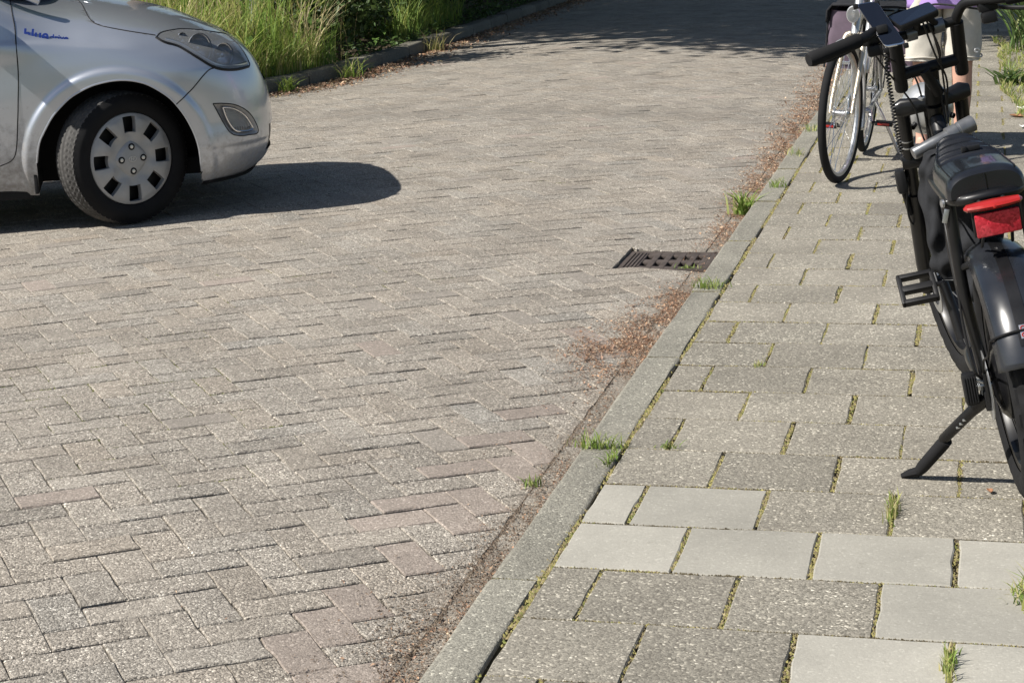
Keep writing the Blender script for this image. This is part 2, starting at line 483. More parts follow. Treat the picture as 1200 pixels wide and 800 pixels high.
M['sole'] = plain('shoe', (.10, .10, .11), .7)

# reflector: small prisms
def reflector_mat():
    m, nt, N, L, b = nmat('red_reflector')
    tc = N.new('ShaderNodeTexCoord')
    vo = N.new('ShaderNodeTexVoronoi'); vo.inputs['Scale'].default_value = 190
    L.new(tc.outputs['Object'], vo.inputs['Vector'])
    cr = N.new('ShaderNodeValToRGB'); cr.color_ramp.elements[0].color = (.42, .01, .025, 1); cr.color_ramp.elements[1].color = (.75, .04, .07, 1)
    sp = N.new('ShaderNodeSeparateColor'); L.new(vo.outputs['Color'], sp.inputs[0]); L.new(sp.outputs[0], cr.inputs[0])
    L.new(cr.outputs[0], b.inputs['Base Color'])
    b.inputs['Roughness'].default_value = .25; b.inputs['Coat Weight'].default_value = .6
    return m
M['reflector'] = reflector_mat()

# ================================================================== GROUND AND ROAD
def road_z(x):
    if x > -3.3: return -0.07 * ((x + 3.3) / 2.2) ** 2
    return -0.03 * min(1.0, ((x + 3.3) / 2.2) ** 2)

def sheet(name, xs, ys, zf, mat, parent=None, hole=None):
    V = np.array([(x, y, zf(x, y)) for y in ys for x in xs])
    nx = len(xs)
    Fq = [(j * nx + i, j * nx + i + 1, (j + 1) * nx + i + 1, (j + 1) * nx + i) for j in range(len(ys) - 1) for i in range(nx - 1)
          if not (hole and hole[0] < (xs[i] + xs[i + 1]) / 2 < hole[1] and hole[2] < (ys[j] + ys[j + 1]) / 2 < hole[3])]
    return link(name, np_mesh(name, V, Fq, mat, smooth=True), parent)

ground = sheet('ground', [-600, -40, 40, 600], [-600, -40, 60, 900], lambda x, y: -.35, M['field'])
tag(ground, kind='structure')

DR = (-1.435, -1.055, 3.90, 4.27)      # drain rectangle in the road (x0, x1, y0, y1)
road = sheet('road', sorted(list(np.arange(-14, -1.5, .15)) + [DR[0] + .01, DR[1] - .01, -1.0, -.94]), sorted(list(np.linspace(-4, 60, 90)) + [DR[2] + .01, DR[3] - .01]), lambda x, y: road_z(x) - .019, M['bed'], hole=DR)
tag(road, kind='structure')

VK = crv([(-14, 8.9, 0), (-9, 9.0, 0), (-6.6, 9.25, 0), (-5.72, 9.75, 0), (-5.42, 10.4, 0), (-5.24, 11.3, 0), (-5.19, 13, 0), (-5.2, 15, 0), (-5.3, 19.4, 0), (-5.5, 26, 0), (-5.6, 34, 0)], 10)
def verge_x(y):
    best = -5.2
    for p, q in zip(VK[:-1], VK[1:]):
        if p.x < -6.6: continue
        if p.y <= y <= q.y: return p.x + (q.x - p.x) * (y - p.y) / max(1e-6, q.y - p.y)
    return -5.6 if y > 30 else -7

def clip_poly(poly, axis, lim, keep_less):
    out = []
    n = len(poly)
    for i in range(n):
        a, b = poly[i], poly[(i + 1) % n]
        ia = (a[axis] <= lim) == keep_less or a[axis] == lim
        ib = (b[axis] <= lim) == keep_less or b[axis] == lim
        if ia: out.append(a)
        if ia != ib:
            t = (lim - a[axis]) / (b[axis] - a[axis])
            out.append((a[0] + (b[0] - a[0]) * t, a[1] + (b[1] - a[1]) * t))
    return out

def area(poly):
    return abs(sum(poly[i][0] * poly[(i + 1) % len(poly)][1] - poly[(i + 1) % len(poly)][0] * poly[i][1] for i in range(len(poly)))) / 2

def shrink(poly, d):
    """inset a convex polygon by d"""
    n = len(poly)
    cx = sum(p[0] for p in poly) / n; cy = sum(p[1] for p in poly) / n
    out = []
    for i in range(n):
        p0, p1, p2 = poly[i - 1], poly[i], poly[(i + 1) % n]
        def nrm(a, b):
            ex, ey = b[0] - a[0], b[1] - a[1]
            l = math.hypot(ex, ey) or 1e-9
            nx, ny = -ey / l, ex / l
            if (cx - a[0]) * nx + (cy - a[1]) * ny < 0: nx, ny = -nx, -ny
            return nx, ny
        n1, n2 = nrm(p0, p1), nrm(p1, p2)
        den = 1 + n1[0] * n2[0] + n1[1] * n2[1]
        if den < .2: den = .2
        out.append((p1[0] + d * (n1[0] + n2[0]) / den, p1[1] + d * (n1[1] + n2[1]) / den))
    return out

def densify(poly, jit, seg=.045):
    out = []
    n = len(poly)
    for i in range(n):
        a, b = poly[i], poly[(i + 1) % n]
        l = math.hypot(b[0] - a[0], b[1] - a[1])
        k = max(1, min(4, int(l / seg)))
        for j in range(k):
            t = j / k
            w = jit if j else jit * .6
            out.append((a[0] + (b[0] - a[0]) * t + random.gauss(0, w), a[1] + (b[1] - a[1]) * t + random.gauss(0, w)))
    return out

def paver_geo(poly, zf, top, ch, depth, detail, tilt=.006):
    """prism with worn, chamfered arrises; returns verts, faces"""
    cx = sum(p[0] for p in poly) / len(poly); cy = sum(p[1] for p in poly) / len(poly)
    tx, ty = random.gauss(0, tilt), random.gauss(0, tilt)
    P = densify(poly, .0017) if detail else poly
    n = len(P)
    def z(p, d): return zf(p[0], p[1]) + top + (p[0] - cx) * tx + (p[1] - cy) * ty - d
    inner = [(cx + (p[0] - cx) * (1 - ch / max(.02, math.hypot(p[0] - cx, p[1] - cy)) * 1.3), cy + (p[1] - cy) * (1 - ch / max(.02, math.hypot(p[0] - cx, p[1] - cy)) * 1.3)) for p in P]
    vs = [(p[0], p[1], z(p, depth)) for p in P] + [(p[0], p[1], z(p, ch * .8 + (abs(random.gauss(0, .0008)) if detail else 0))) for p in P] + [(p[0], p[1], z(p, 0)) for p in inner]
    fs = []
    for i in range(n):
        j = (i + 1) % n
        fs.append((i, j, n + j, n + i)); fs.append((n + i, n + j, 2 * n + j, 2 * n + i))
    fs.append(tuple(2 * n + i for i in range(n)))
    return vs, fs

def hb_bricks():
    """herringbone of whole bricks, clipped at the kerb course and round the drain"""
    ANG = R(38.5); w = .1055
    ca, sa = math.cos(ANG), math.sin(ANG)
    out = []
    g, gx = .0040, .0006
    for i in range(-130, 420):
        for j in range(-60, 420):
            d = (i - j) % 4
            if d == 0: rect = (i * w + gx, j * w + g, (i + 2) * w - gx, (j + 1) * w - g)
            elif d == 3: rect = (i * w + gx, j * w + g, (i + 1) * w - gx, (j + 2) * w - g)
            else: continue
            mx, my = (rect[0] + rect[2]) / 2, (rect[1] + rect[3]) / 2
            # origin so that the lattice covers the street
            ox, oy = -9.0, -5.0
            cx, cy = ox + mx * ca - my * sa, oy + mx * sa + my * ca
            if not (-6.6 < cx < -1.0 and -1.2 < cy < 33): continue
            if cx < -5.4 and cy > 9.9: continue
            if cx < -3.6 - (cy + 1.2) * .45 and cy < 4: continue   # far outside the frame, lower left
            if cy > 10 and cx < verge_x(cy) + .02: continue
            poly = [(ox + x * ca - y * sa, oy + x * sa + y * ca) for x, y in ((rect[0], rect[1]), (rect[2], rect[1]), (rect[2], rect[3]), (rect[0], rect[3]))]
            if max(p[0] for p in poly) > -1.1155:
                poly = clip_poly(poly, 0, -1.1155, True)
                if len(poly) < 3 or area(poly) < .0004: continue
            if min(p[0] for p in poly) < DR[1] and max(p[0] for p in poly) > DR[0] and min(p[1] for p in poly) < DR[3] and max(p[1] for p in poly) > DR[2]:
                c = [clip_poly(poly, 0, DR[0] - .003, True), clip_poly(poly, 0, DR[1] + .003, False), clip_poly(poly, 1, DR[2] - .003, True), clip_poly(poly, 1, DR[3] + .003, False)]
                c = [q for q in c if len(q) >= 3]
                if not c: continue
                poly = max(c, key=area)
                if area(poly) < .0012: continue
            out.append((poly, cx, cy, 'hb', d))
    # stretcher course along the kerb
    y = -1.2
    while y < 33:
        l = .208
        poly = [(-1.1145, y), (-1.014, y), (-1.014, y + l), (-1.1145, y + l)]
        if not (y < DR[3] and y + l > DR[2]): out.append((poly, -1.064, y + l / 2, 'edge', 0))
        y += .2125
    return out

BR = hb_bricks()
scores = []
for k, (poly, cx, cy, kd, d) in enumerate(BR):
    px = cam_px([(p[0], p[1], road_z(p[0])) for p in poly])
    inside = (px[:, 0] > -20) & (px[:, 0] < 1220) & (px[:, 1] > -20) & (px[:, 1] < 830)
    A = 0
    if inside.any() and cx < -1.08:
        A = area([(max(0, min(1200, q[0])), max(0, min(800, q[1]))) for q in px])
    scores.append(A)
order = sorted(range(len(BR)), key=lambda k: -scores[k])
near = set(order[:300])
rest = MB()
zf_road = lambda x, y: road_z(x)
for k, (poly, cx, cy, kd, d) in enumerate(BR):
    t = random.gauss(1.0, .04)
    if random.random() < .06: t *= .9
    warm = random.gauss(0, .010)
    grit = min(1, max(.55, random.gauss(.95, .1)))
    colr = (1.20 * t * (1 + warm), 1.14 * t, 1.055 * t * (1 - warm), grit)
    pink = (-1.42 < cx < -1.18 and random.random() < .46 and cy < 1.3) or (-1.36 < cx < -1.18 and random.random() < .28 and cy < 3.2) or (random.random() < .007)
    if pink: colr = (1.13 * t, 1.02 * t, .955 * t, .48)
    elif random.random() < .03: colr = (1.05 * t, 1.0 * t, .94 * t, .5)
    if kd == 'edge': colr = (1.08 * t, 1.03 * t, .95 * t, .7)
    top = random.gauss(0, .0009) + (.0 if kd == 'hb' else -.002)
    vs, fs = paver_geo(poly, zf_road, top, .0032, .028, k in near, tilt=.0032)
    if k in near:
        b = MB(); b.add(vs, fs, 0, colr)
        b.build('paver', M['paver'], road, smooth=False, recalc=False)
    else:
        rest.add(vs, fs, 0, colr)
o = rest.build('pavers', M['paver'], road, smooth=False, recalc=False)
o['kind'] = 'stuff'

# ------------------------------------------------------------------ kerb
kerb = sheet('kerb', [-1.0, -.92], [-4, 40], lambda x, y: -.09, M['bed'])
tag(kerb, kind='structure')
def kerb_block(p0, p1, w, top0, top1, bot, mat, parent, colr, bev=.0065, lip=.0):
    """stone between two centre points, rounded road arris on its left side"""
    p0 = Vector(p0); p1 = Vector(p1)
    d = (p1 - p0).normalized(); nrm = Vector((-d.y, d.x, 0))
    prof = [(w / 2, bot), (w / 2 + .004, -bev * 1.6), (w / 2 - bev * .35, -bev * .45), (w / 2 - bev, 0.0), (w / 2 - bev - .006, 0.0), (0, .0005), (-w / 2 + .010, 0), (-w / 2 + .004, 0), (-w / 2, -.004), (-w / 2, bot)]
    b = MB(); G = []
    L_ = (p1 - p0).length
    kk = max(2, int(L_ / .12))
    for i in range(kk + 1):
        t = i / kk
        inset = .003 if i in (0, kk) else 0
        tt = t
        row = []
        for (s, hgt) in prof:
            jx = random.gauss(0, .0014); jz = random.gauss(0, .0007)
            q = p0.lerp(p1, tt) + nrm * (s + jx)
            z = (top0 + (top1 - top0) * tt)
            q.z = z + hgt + (jz - inset if hgt > bot else 0)
            row.append(q)
        G.append(row)
    b.grid(G)
    n = len(prof)
    b.f.append(tuple(range(n))); b.f.append(tuple(kk * n + q for q in range(n - 1, -1, -1)))
    b.m += [0, 0]
    b.c = [colr] * len(b.v); b.hasc = True
    return b.build('kerb_stone', mat, parent, smooth=True, ang=50)
y = -1.62
seq = [.99] * 60
i = 0
# stone joints seen in the photograph: y about 0.24 and 1.22
y = -.78
while y < 30:
    t = random.gauss(1.0, .05)
    if abs(y - 1.24) < .3: t *= 1.04
    dx = random.gauss(0, .0012)
    kerb_block((-.957 + dx, y, 0), (-.957 + dx + random.gauss(0, .001), y + .9925, 0), (.112), random.gauss(0, .0015), random.gauss(0, .0015), -.14, M['kerb'], kerb, (.96 * t, .95 * t, .87 * t, .95))
    y += 1.0

vkerb = sheet('verge_kerb', [-5.22, -5.21], [10.5, 10.52], lambda x, y: -.12, M['bed'])
tag(vkerb, kind='structure')
acc = 0
pts = [VK[0]]
cum = [0]
for a, b in zip(VK[:-1], VK[1:]): cum.append(cum[-1] + (b - a).length)
def at_len(s):
    for k in range(len(cum) - 1):
        if cum[k] <= s <= cum[k + 1]:
            return VK[k].lerp(VK[k + 1], (s - cum[k]) / max(1e-9, cum[k + 1] - cum[k]))
    return VK[-1]
s_ = 0
while s_ + .8 < cum[-1]:
    a, b_ = at_len(s_ + .006), at_len(s_ + .794)
    t = random.gauss(.95, .06)
    d_ = (b_ - a).normalized(); off = Vector((-d_.y, d_.x, 0)) * .07
    # road is on the right-hand side of this line, so run the block backwards
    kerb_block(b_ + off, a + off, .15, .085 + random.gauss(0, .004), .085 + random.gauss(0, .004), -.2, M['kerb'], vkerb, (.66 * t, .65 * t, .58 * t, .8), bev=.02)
    s_ += .8

# verge ground behind that kerb
vxs = list(np.linspace(0, 1, 14))
Vv = []; ys = [8.0 + .5 * k for k in range(60)]
def inner_x(y):
    if y < 9.3: return -20
    for p, q in zip(VK[:-1], VK[1:]):
        if p.y <= y <= q.y and q.x > -7: return p.x + (q.x - p.x) * (y - p.y) / max(1e-6, q.y - p.y)
    return -5.6
vb = MB(); G = []
for y in [9.4, 9.7, 10, 10.4, 10.8, 11.3, 12, 13, 14, 15, 17, 19, 22, 26, 30, 34, 40]:
    x1 = inner_x(min(y, 33.9)) - .12
    G.append([(x1 + (-45 - x1) * (k / 12) ** 2, y, .055 + .05 * math.sin(y * 1.3 + k) * (k > 0) + (.25 * (k / 12))) for k in range(13)])
vb.grid(G)
verge = vb.build('verge', M['earth'], smooth=True)
tag(verge, kind='structure')

# ------------------------------------------------------------------ pavement tiles
pavement = sheet('pavement', list(np.linspace(-.91, .36, 6)), list(np.linspace(-1.5, 34, 40)), lambda x, y: -.012, M['tile_bed'])
tag(pavement, kind='structure')
PX, PY = .310, .3035
tile_edge = []
smooth_tiles = {(3, -1.225), (3, -1.0), (2, -2.5 + .5), (2, -1), (2, 0), (2, 1), (1, 0), (0, 0), (0, 1)}
def tile_light(k, xc):
    if k == 3: return xc < -.45
    if k == 2: return True
    if k == 1: return xc > -.1
    if k == 0: return xc > -.3
    if k == -1: return xc > -.1
    return False
ZT = lambda x, y: 0.0
row_h = {}
for k in range(-4, 90):
    shift = 0 if k % 2 == 0 else .5
    y0 = (k - 1) * PY
    xl = -.890
    edges = [xl]
    i = -3
    while True:
        x = (i + shift) * PX
        i += 1
        if x <= xl + .05: continue
        edges.append(x)
        if x > .34: break
    for a, b in zip(edges[:-1], edges[1:]):
        g = .0045
        wob = random.gauss(0, .0016)
        poly = [(a + g + wob, y0 + .0030), (b - g + wob, y0 + .0030), (b - g + wob, y0 + PY - .0030), (a + g + wob, y0 + PY - .0030)]
        if b > .35: poly = clip_poly(poly, 0, .355, True)
        if a == xl: poly[0] = (a + .002, poly[0][1]); poly[3] = (a + .002, poly[3][1])
        t = random.gauss(1.0, .055)
        lt = tile_light(k, (a + b) / 2)
        if lt: colr = (1.30 * t, 1.315 * t, 1.25 * t, .15)
        else:
            if k > 3 and random.random() < .16: t *= .86
            if 4 <= k <= 9: t *= .97
            if k <= 1: t *= .88
            colr = (1.09 * t, 1.05 * t, .955 * t, min(1, random.gauss(.85, .1)))
        vs, fs = paver_geo(poly, ZT, random.gauss(0, .0012), .003, .04, k < 14, tilt=.003)
        mb = MB(); mb.add(vs, fs, 0, colr)
        mb.build('paving_tile', M['tile'], pavement, smooth=False, recalc=False)
        tile_edge.append((b, y0, k))

# moss in the joints
def tets(P, S, C, flat=.6):
    """little irregular pyramids: P (n,3), S sizes, C colours"""
    n = len(P)
    a = rng.uniform(0, 6.28, n)
    V = np.zeros((n, 4, 3)); 
    for q in range(3):
        r = S * rng.uniform(.6, 1.2, n)
        V[:, q, 0] = P[:, 0] + r * np.cos(a + q * 2.094); V[:, q, 1] = P[:, 1] + r * np.sin(a + q * 2.094); V[:, q, 2] = P[:, 2] - .002
    V[:, 3] = P + np.stack([rng.normal(0, .3, n) * S, rng.normal(0, .3, n) * S, S * flat * rng.uniform(.5, 1.3, n)], 1)
    b = np.arange(n) * 4
    Fq = np.concatenate([np.stack([b, b + 1, b + 3], 1), np.stack([b + 1, b + 2, b + 3], 1), np.stack([b + 2, b, b + 3], 1)])
    return V.reshape(-1, 3), Fq, np.repeat(C, 4, axis=0)
mp, ms, mc = [], [], []
def moss_col():
    u = random.random()
    if u < .40: c = (.25, .225, .085)
    elif u < .74: c = (.20, .165, .09)
    elif u < .86: c = (.15, .165, .05)
    elif u < .95: c = (.12, .095, .06)
    else: c = (.32, .27, .16)
    j = random.uniform(.9, 1.5)
    return (c[0] * j, c[1] * j, c[2] * j, 1)
for (x, y0, k) in tile_edge:
    if x > .33 or y0 > 14 or y0 < -1.3: continue
    dens = random.choice([.6, .9, 1.0, 1.1, 1.2])
    n = int((190 if y0 < 4 else 100 if y0 < 8 else 44) * dens)
    sz = .0042 if y0 < 4 else .006 if y0 < 8 else .009
    a, b = sorted((random.uniform(-.25, .12), random.uniform(.88, 1.2)))
    for _ in range(n):
        t = random.uniform(max(0, a), min(1, b))
        mp.append((x + random.gauss(0, .0030 + .0028 * abs(math.sin(t * 7 + x * 40 + k))), y0 + t * PY, -.0022)); ms.append(sz * random.uniform(.5, 1.35)); mc.append(moss_col())
# along the row joints (thin) and behind the kerb
for k in range(-3, 46):
    for _ in range(900 if k < 10 else 420 if k < 20 else 160):      # dark trodden earth
        j = random.uniform(.5, 1.4)
        mp.append((random.uniform(-.89, .35), k * PY + random.gauss(0, .0024), -.0004 - .0012 * random.random())); ms.append(random.uniform(.0018, .0034)); mc.append((.10 * j, .082 * j, .048 * j, 1))
    for _ in range(420 if k < 14 else 130):
        x = random.uniform(-.9, .35)
        if math.sin(x * 9 + k * 2.3) + math.sin(x * 23 + k * 5.1) * .7 + random.gauss(0, .5) < .15: continue
        mp.append((x, k * PY + random.gauss(0, .0030), -.0008)); ms.append(random.uniform(.0025, .0050)); mc.append(moss_col())
for _ in range(7000):
    y = -1 + 14 * random.random() ** 1.6
    if math.sin(y * 5.3) + .8 * math.sin(y * 13.7 + 1) + random.gauss(0, .5) < -.35: continue
    mp.append((-.8955 + random.gauss(0, .006), y, -.003)); ms.append(random.uniform(.003, .008)); mc.append(moss_col())
for q in range(-1, 16):      # earth and moss between the kerb stones
    for _ in range(150):
        j = random.uniform(.6, 1.4)
        mp.append((random.uniform(-1.01, -.905), q + .2163 + random.gauss(0, .0026), -.003)); ms.append(random.uniform(.002, .0045)); mc.append((.10 * j, .085 * j, .045 * j, 1) if random.random() < .7 else moss_col())
V, Fq, C = tets(np.array(mp), np.array(ms), np.array(mc))
o = link('moss', np_mesh('moss', V, Fq, M['moss'], C, True), pavement)
o['kind'] = 'stuff'
# moss and sand in the road joints, mostly lower left
mp, ms, mc = [], [], []
for k in order[:900]:
    poly, cx, cy, kd, d = BR[k]
    u = math.sin(cx * 2.1 + 1) + math.sin(cy * 2.7 + cx) + random.gauss(0, .7)
    for e in range(len(poly)):
        a, b = poly[e], poly[(e + 1) % len(poly)]
        green = u > 1.25 and random.random() < .5 and kd == 'hb'
        eang = math.degrees(math.atan2(b[1] - a[1], b[0] - a[0])) % 180
        bjoint = abs(eang - 128.5) < 8
        nn = random.randint(12, 34) if green else (random.randint(8, 26) if bjoint else random.randint(0, 3))
        t0 = random.random()
        for _ in range(nn):
            t = min(1, max(0, random.gauss(t0, .22))) if not bjoint else random.random()
            x = a[0] + (b[0] - a[0]) * t + random.gauss(0, .0028); y = a[1] + (b[1] - a[1]) * t + random.gauss(0, .0028)
            mp.append((x, y, road_z(x) - (.0035 if green or bjoint else .007))); ms.append(random.uniform(.0028, .0058))
            if green: 
                j = random.uniform(.7, 1.3); mc.append((.13 * j, .145 * j, .04 * j, 1))
            else:
                j = random.uniform(.6, 1.3); mc.append((.20 * j, .178 * j, .145 * j, 1))
V, Fq, C = tets(np.array(mp), np.array(ms), np.array(mc))
o = link('joint_moss', np_mesh('joint_moss', V, Fq, M['moss'], C, True), road)
o['kind'] = 'stuff'

# ------------------------------------------------------------------ leaf litter (husks and petals swept against the kerbs)
def flakes(name, P, size, cols, mat, parent=None):
    n = len(P)
    ang = rng.uniform(0, 6.28, n); tl = rng.normal(0, .35, n); tl2 = rng.normal(0, .35, n)
    L_ = size * rng.uniform(.6, 1.5, n); W_ = L_ * rng.uniform(.35, .7, n)
    ux = np.stack([np.cos(ang), np.sin(ang), tl], 1); uy = np.stack([-np.sin(ang), np.cos(ang), tl2], 1)
    V = np.stack([P - ux * L_[:, None], P + uy * W_[:, None] + [0, 0, .001], P + ux * L_[:, None], P - uy * W_[:, None] + [0, 0, .001]], 1)
    V[:, 1:, 2] += (np.abs(tl) * L_ + np.abs(tl2) * W_)[:, None] * .5
    b = np.arange(n) * 4
    Fq = np.stack([b, b + 1, b + 2, b + 3], 1)
    C = np.repeat(cols, 4, axis=0)
    return link(name, np_mesh(name, V.reshape(-1, 3), Fq, mat, C), parent)
def lit_cols(n, pal):
    pal = np.array(pal)
    c = pal[rng.integers(0, len(pal), n)] * rng.uniform(.65, 1.35, (n, 1))
    return np.concatenate([c, np.ones((n, 1))], 1)
RUST = [(.34, .20, .125), (.42, .27, .17), (.25, .145, .09), (.22, .14, .095), (.48, .35, .24), (.17, .11, .08), (.36, .235, .17), (.40, .33, .25)]
def litter_patch(n, spots):
    P = []
    tot = sum(s[4] for s in spots)
    for (x, y, sx, sy, w) in spots:
        k = int(n * w / tot)
        xs = x + rng.normal(0, sx, k); yy = y + rng.normal(0, sy, k)
        for a, b in zip(xs, yy):
            if a > -1.018: a = -1.018 - abs(rng.normal(0, .03))
            cl = math.sin(a * 31 + b * 9) + math.sin(b * 17 - a * 12) + math.sin(b * 41 + a * 53) * .6
            if cl + rng.normal(0, .8) < -.75 and a < -1.05: continue
            P.append((a, b, road_z(a) + abs(rng.normal(0, .003)) + .001 + .006 * max(0, 1 - abs(a + 1.06) / .1)))
    return np.array(P)
P = litter_patch(52000, [(-1.12, 2.75, .07, .33, 4.0), (-1.22, 2.55, .07, .16, 1.3), (-1.07, 3.35, .04, .22, 1.1), (-1.08, 4.9, .05, .35, 1.5), (-1.10, 5.7, .05, .4, 1.6), (-1.1, 6.7, .06, .5, 1.6),
    (-1.12, 7.8, .07, .6, 1.8), (-1.13, 9.2, .08, .8, 1.9), (-1.14, 11, .09, 1.0, 1.6), (-1.15, 13, .1, 1.2, 1.2), (-1.05, 1.1, .02, .4, .35), (-1.06, .2, .02, .35, .3), (-1.09, -.35, .05, .25, .35), (-1.2, 1.5, .2, 1.2, .12)])
far = 1 + .55 * np.clip((P[:, 1] - 3) / 6, 0, 1.5)
lt = flakes('leaf_litter', P, .0027 * far * np.exp(rng.normal(0, .33, len(P))), lit_cols(len(P), RUST), M['litter'])
tag(lt, 'rusty brown seed husks and leaf crumbs swept against the pavement kerb', 'leaf litter', kind='stuff')
# under the far kerb
P = []
for _ in range(7000):
    y = rng.uniform(10.0, 22) if rng.random() < .8 else rng.uniform(10.2, 12.5)
    x = inner_x(y) + .015 + abs(rng.normal(0, .16))
    P.append((x, y, road_z(x) + abs(rng.normal(0, .006)) + .002))
P = np.array(P)
lt2 = flakes('leaf_litter', P, .014, lit_cols(len(P), RUST + [(.2, .16, .1), (.28, .22, .13)]), M['litter'])
tag(lt2, 'brown leaf crumbs lying in the gutter below the grassy verge', 'leaf litter', kind='stuff')
# trodden earth clods by the near kerb
cp = []; cs = []; cc = []
for _ in range(5200):
    y = -.7 + 4.4 * rng.random()
    x = -1.02 - abs(rng.normal(0, .035 + .035 * (math.sin(y * 4.1) > .1)))
    if rng.random() < .45: x = -1.115 + rng.normal(0, .006)
    cp.append((x, y, road_z(x) - .001)); cs.append(rng.uniform(.002, .006)); j = rng.uniform(.5, 1.3); cc.append((.19 * j, .15 * j, .115 * j, 1))
V, Fq, C = tets(np.array(cp), np.array(cs), np.array(cc))
o = link('gutter_earth', np_mesh('gutter_earth', V, Fq, M['litter'], C, True))
tag(o, 'dark crumbly earth gathered along the gutter of the pavement kerb', 'earth', kind='stuff')

P = litter_patch(9000, [(-1.10, .35, .045, .30, 2.2), (-1.12, -.2, .055, .22, 2.0), (-1.09, .95, .03, .2, 1.0), (-1.2, .1, .07, .12, .7), (-1.24, -.28, .06, .10, .5), (-1.08, 1.5, .03, .3, .8)])
dk = flakes('earth_crumbs', P, .0022 * np.exp(rng.normal(0, .3, len(P))), lit_cols(len(P), [(.17, .135, .10), (.20, .16, .12), (.14, .11, .085), (.24, .195, .15), (.28, .19, .13)]), M['litter'])
tag(dk, 'dark crumbs of earth and rotted leaves spread from the near kerb over the bricks', 'earth', kind='stuff')

# ------------------------------------------------------------------ drain
drain = empty('drain_grate', ((DR[0] + DR[1]) / 2, (DR[2] + DR[3]) / 2, -.061))
tag(drain, 'rusty cast iron drain grate with two rows of slots beside the kerb', 'drain grate')
W, D = DR[1] - DR[0], DR[3] - DR[2]
fz = road_z(-1.28) + .055
b = MB()
for (cx, cy, sx, sy) in ((0, -D / 2 + .012, W, .024), (0, D / 2 - .012, W, .024), (-W / 2 + .012, 0, .024, D - .05), (W / 2 - .012, 0, .024, D - .05)):
    b.box((cx, cy, fz - .018), (sx, sy, .042), bev=.004)
b.build('frame', M['iron'], drain)
b = MB()
x0, x1 = -W / 2 + .028, W / 2 - .028
y0, y1 = -D / 2 + .028, D / 2 - .028
rib = .055
b.box((x0 + rib / 2, 0, fz - .014), (rib, y1 - y0, .03), bev=.003)
for q in range(3): b.box((x0 + .010 + q * .016, 0, fz + .002), (.007, y1 - y0 - .02, .006), bev=.002)
nx = 5
pitch = (x1 - x0 - rib) / nx
for q in range(nx):
    b.box((x0 + rib + pitch * (q + 1) - .009, 0, fz - .007), (.026, y1 - y0, .018), bev=.004)
for yy in (y0 + .02, 0, y1 - .02):
    b.box((x0 + rib + (x1 - x0 - rib) / 2, yy, fz - .0085), (x1 - x0 - rib - .002, .056, .016), bev=.004)
b.build('grate', M['iron'], drain)
b = MB()
b.box((0, 0, fz - .5), (W - .02, D - .02, .02))
for (cx, cy, sx, sy) in ((0, -D / 2 + .008, W - .01, .012), (0, D / 2 - .008, W - .01, .012), (-W / 2 + .008, 0, .012, D - .03), (W / 2 - .008, 0, .012, D - .03)):
    b.box((cx, cy, fz - .27), (sx, sy, .46))
b.build('shaft', M['pit'], drain)
# ================================================================== CAR
A_ = R(25.0)
CAR_Z = road_z(-3.9)
car = empty('parked_car', (-3.86, 4.47, CAR_Z), A_)
tag(car, 'silver hatchback with its front wheel turned, crossing the brick road', 'car')
cc_ = .83
def itp(x, xs, ys): return float(np.interp(x, xs, ys))
Fz = [(.17, .60), (.21, .655), (.25, .685), (.31, .707), (.40, .714), (.48, .712), (.56, .70), (.65, .672), (.70, .648), (.74, .622), (.775, .592), (.80, .562), (.824, .522), (.86, .462), (.89, .402), (.925, .33), (.957, .255), (.985, .17), (1.01, .07), (1.04, -.07), (1.07, -.22), (1.10, -.36)]
def smooth_tab(tab):
    x = np.array([t[0] for t in tab]); y = np.array([t[1] for t in tab])
    d = np.gradient(y, x)
    def f(q):
        q = min(max(q, x[0]), x[-1])
        i = min(len(x) - 2, int(np.searchsorted(x, q, 'right') - 1)); i = max(i, 0)
        h = x[i + 1] - x[i]; t = (q - x[i]) / h
        return float((2 * t ** 3 - 3 * t ** 2 + 1) * y[i] + (t ** 3 - 2 * t ** 2 + t) * h * d[i] + (-2 * t ** 3 + 3 * t ** 2) * y[i + 1] + (t ** 3 - t ** 2) * h * d[i + 1])
    return f
Ff = smooth_tab(Fz)
Vhf = smooth_tab([(.17, .075), (.21, .055), (.3, .03), (.4, .02), (.55, .008), (.70, .0), (.80, .008), (.86, .022), (.90, .045), (.93, .07), (.96, .105), (1.0, .18), (1.03, .28), (1.06, .42), (1.10, .60)])
Vdf = smooth_tab([(.17, .09), (.25, .06), (.32, .035), (.45, .012), (.60, .0), (.78, .004), (.88, .0), (.92, .010), (1.0, .032), (1.05, .05), (1.10, .075)])
Rf = smooth_tab([(.17, -3.10), (.3, -3.2), (.5, -3.22), (.7, -3.18), (.9, -3.13), (1.1, -3.06)])
def sst(a, b, x):
    t = min(1, max(0, (x - a) / (b - a))); return t * t * (3 - 2 * t)
def ncar(z): return itp(z, [.17, .3, .8, .95, 1.1], [2.6, 2.9, 2.9, 2.6, 2.4])
def ucar(z): return itp(z, [.17, .72, .92, 1.1], [0.0, 0.0, -.3, -.9])
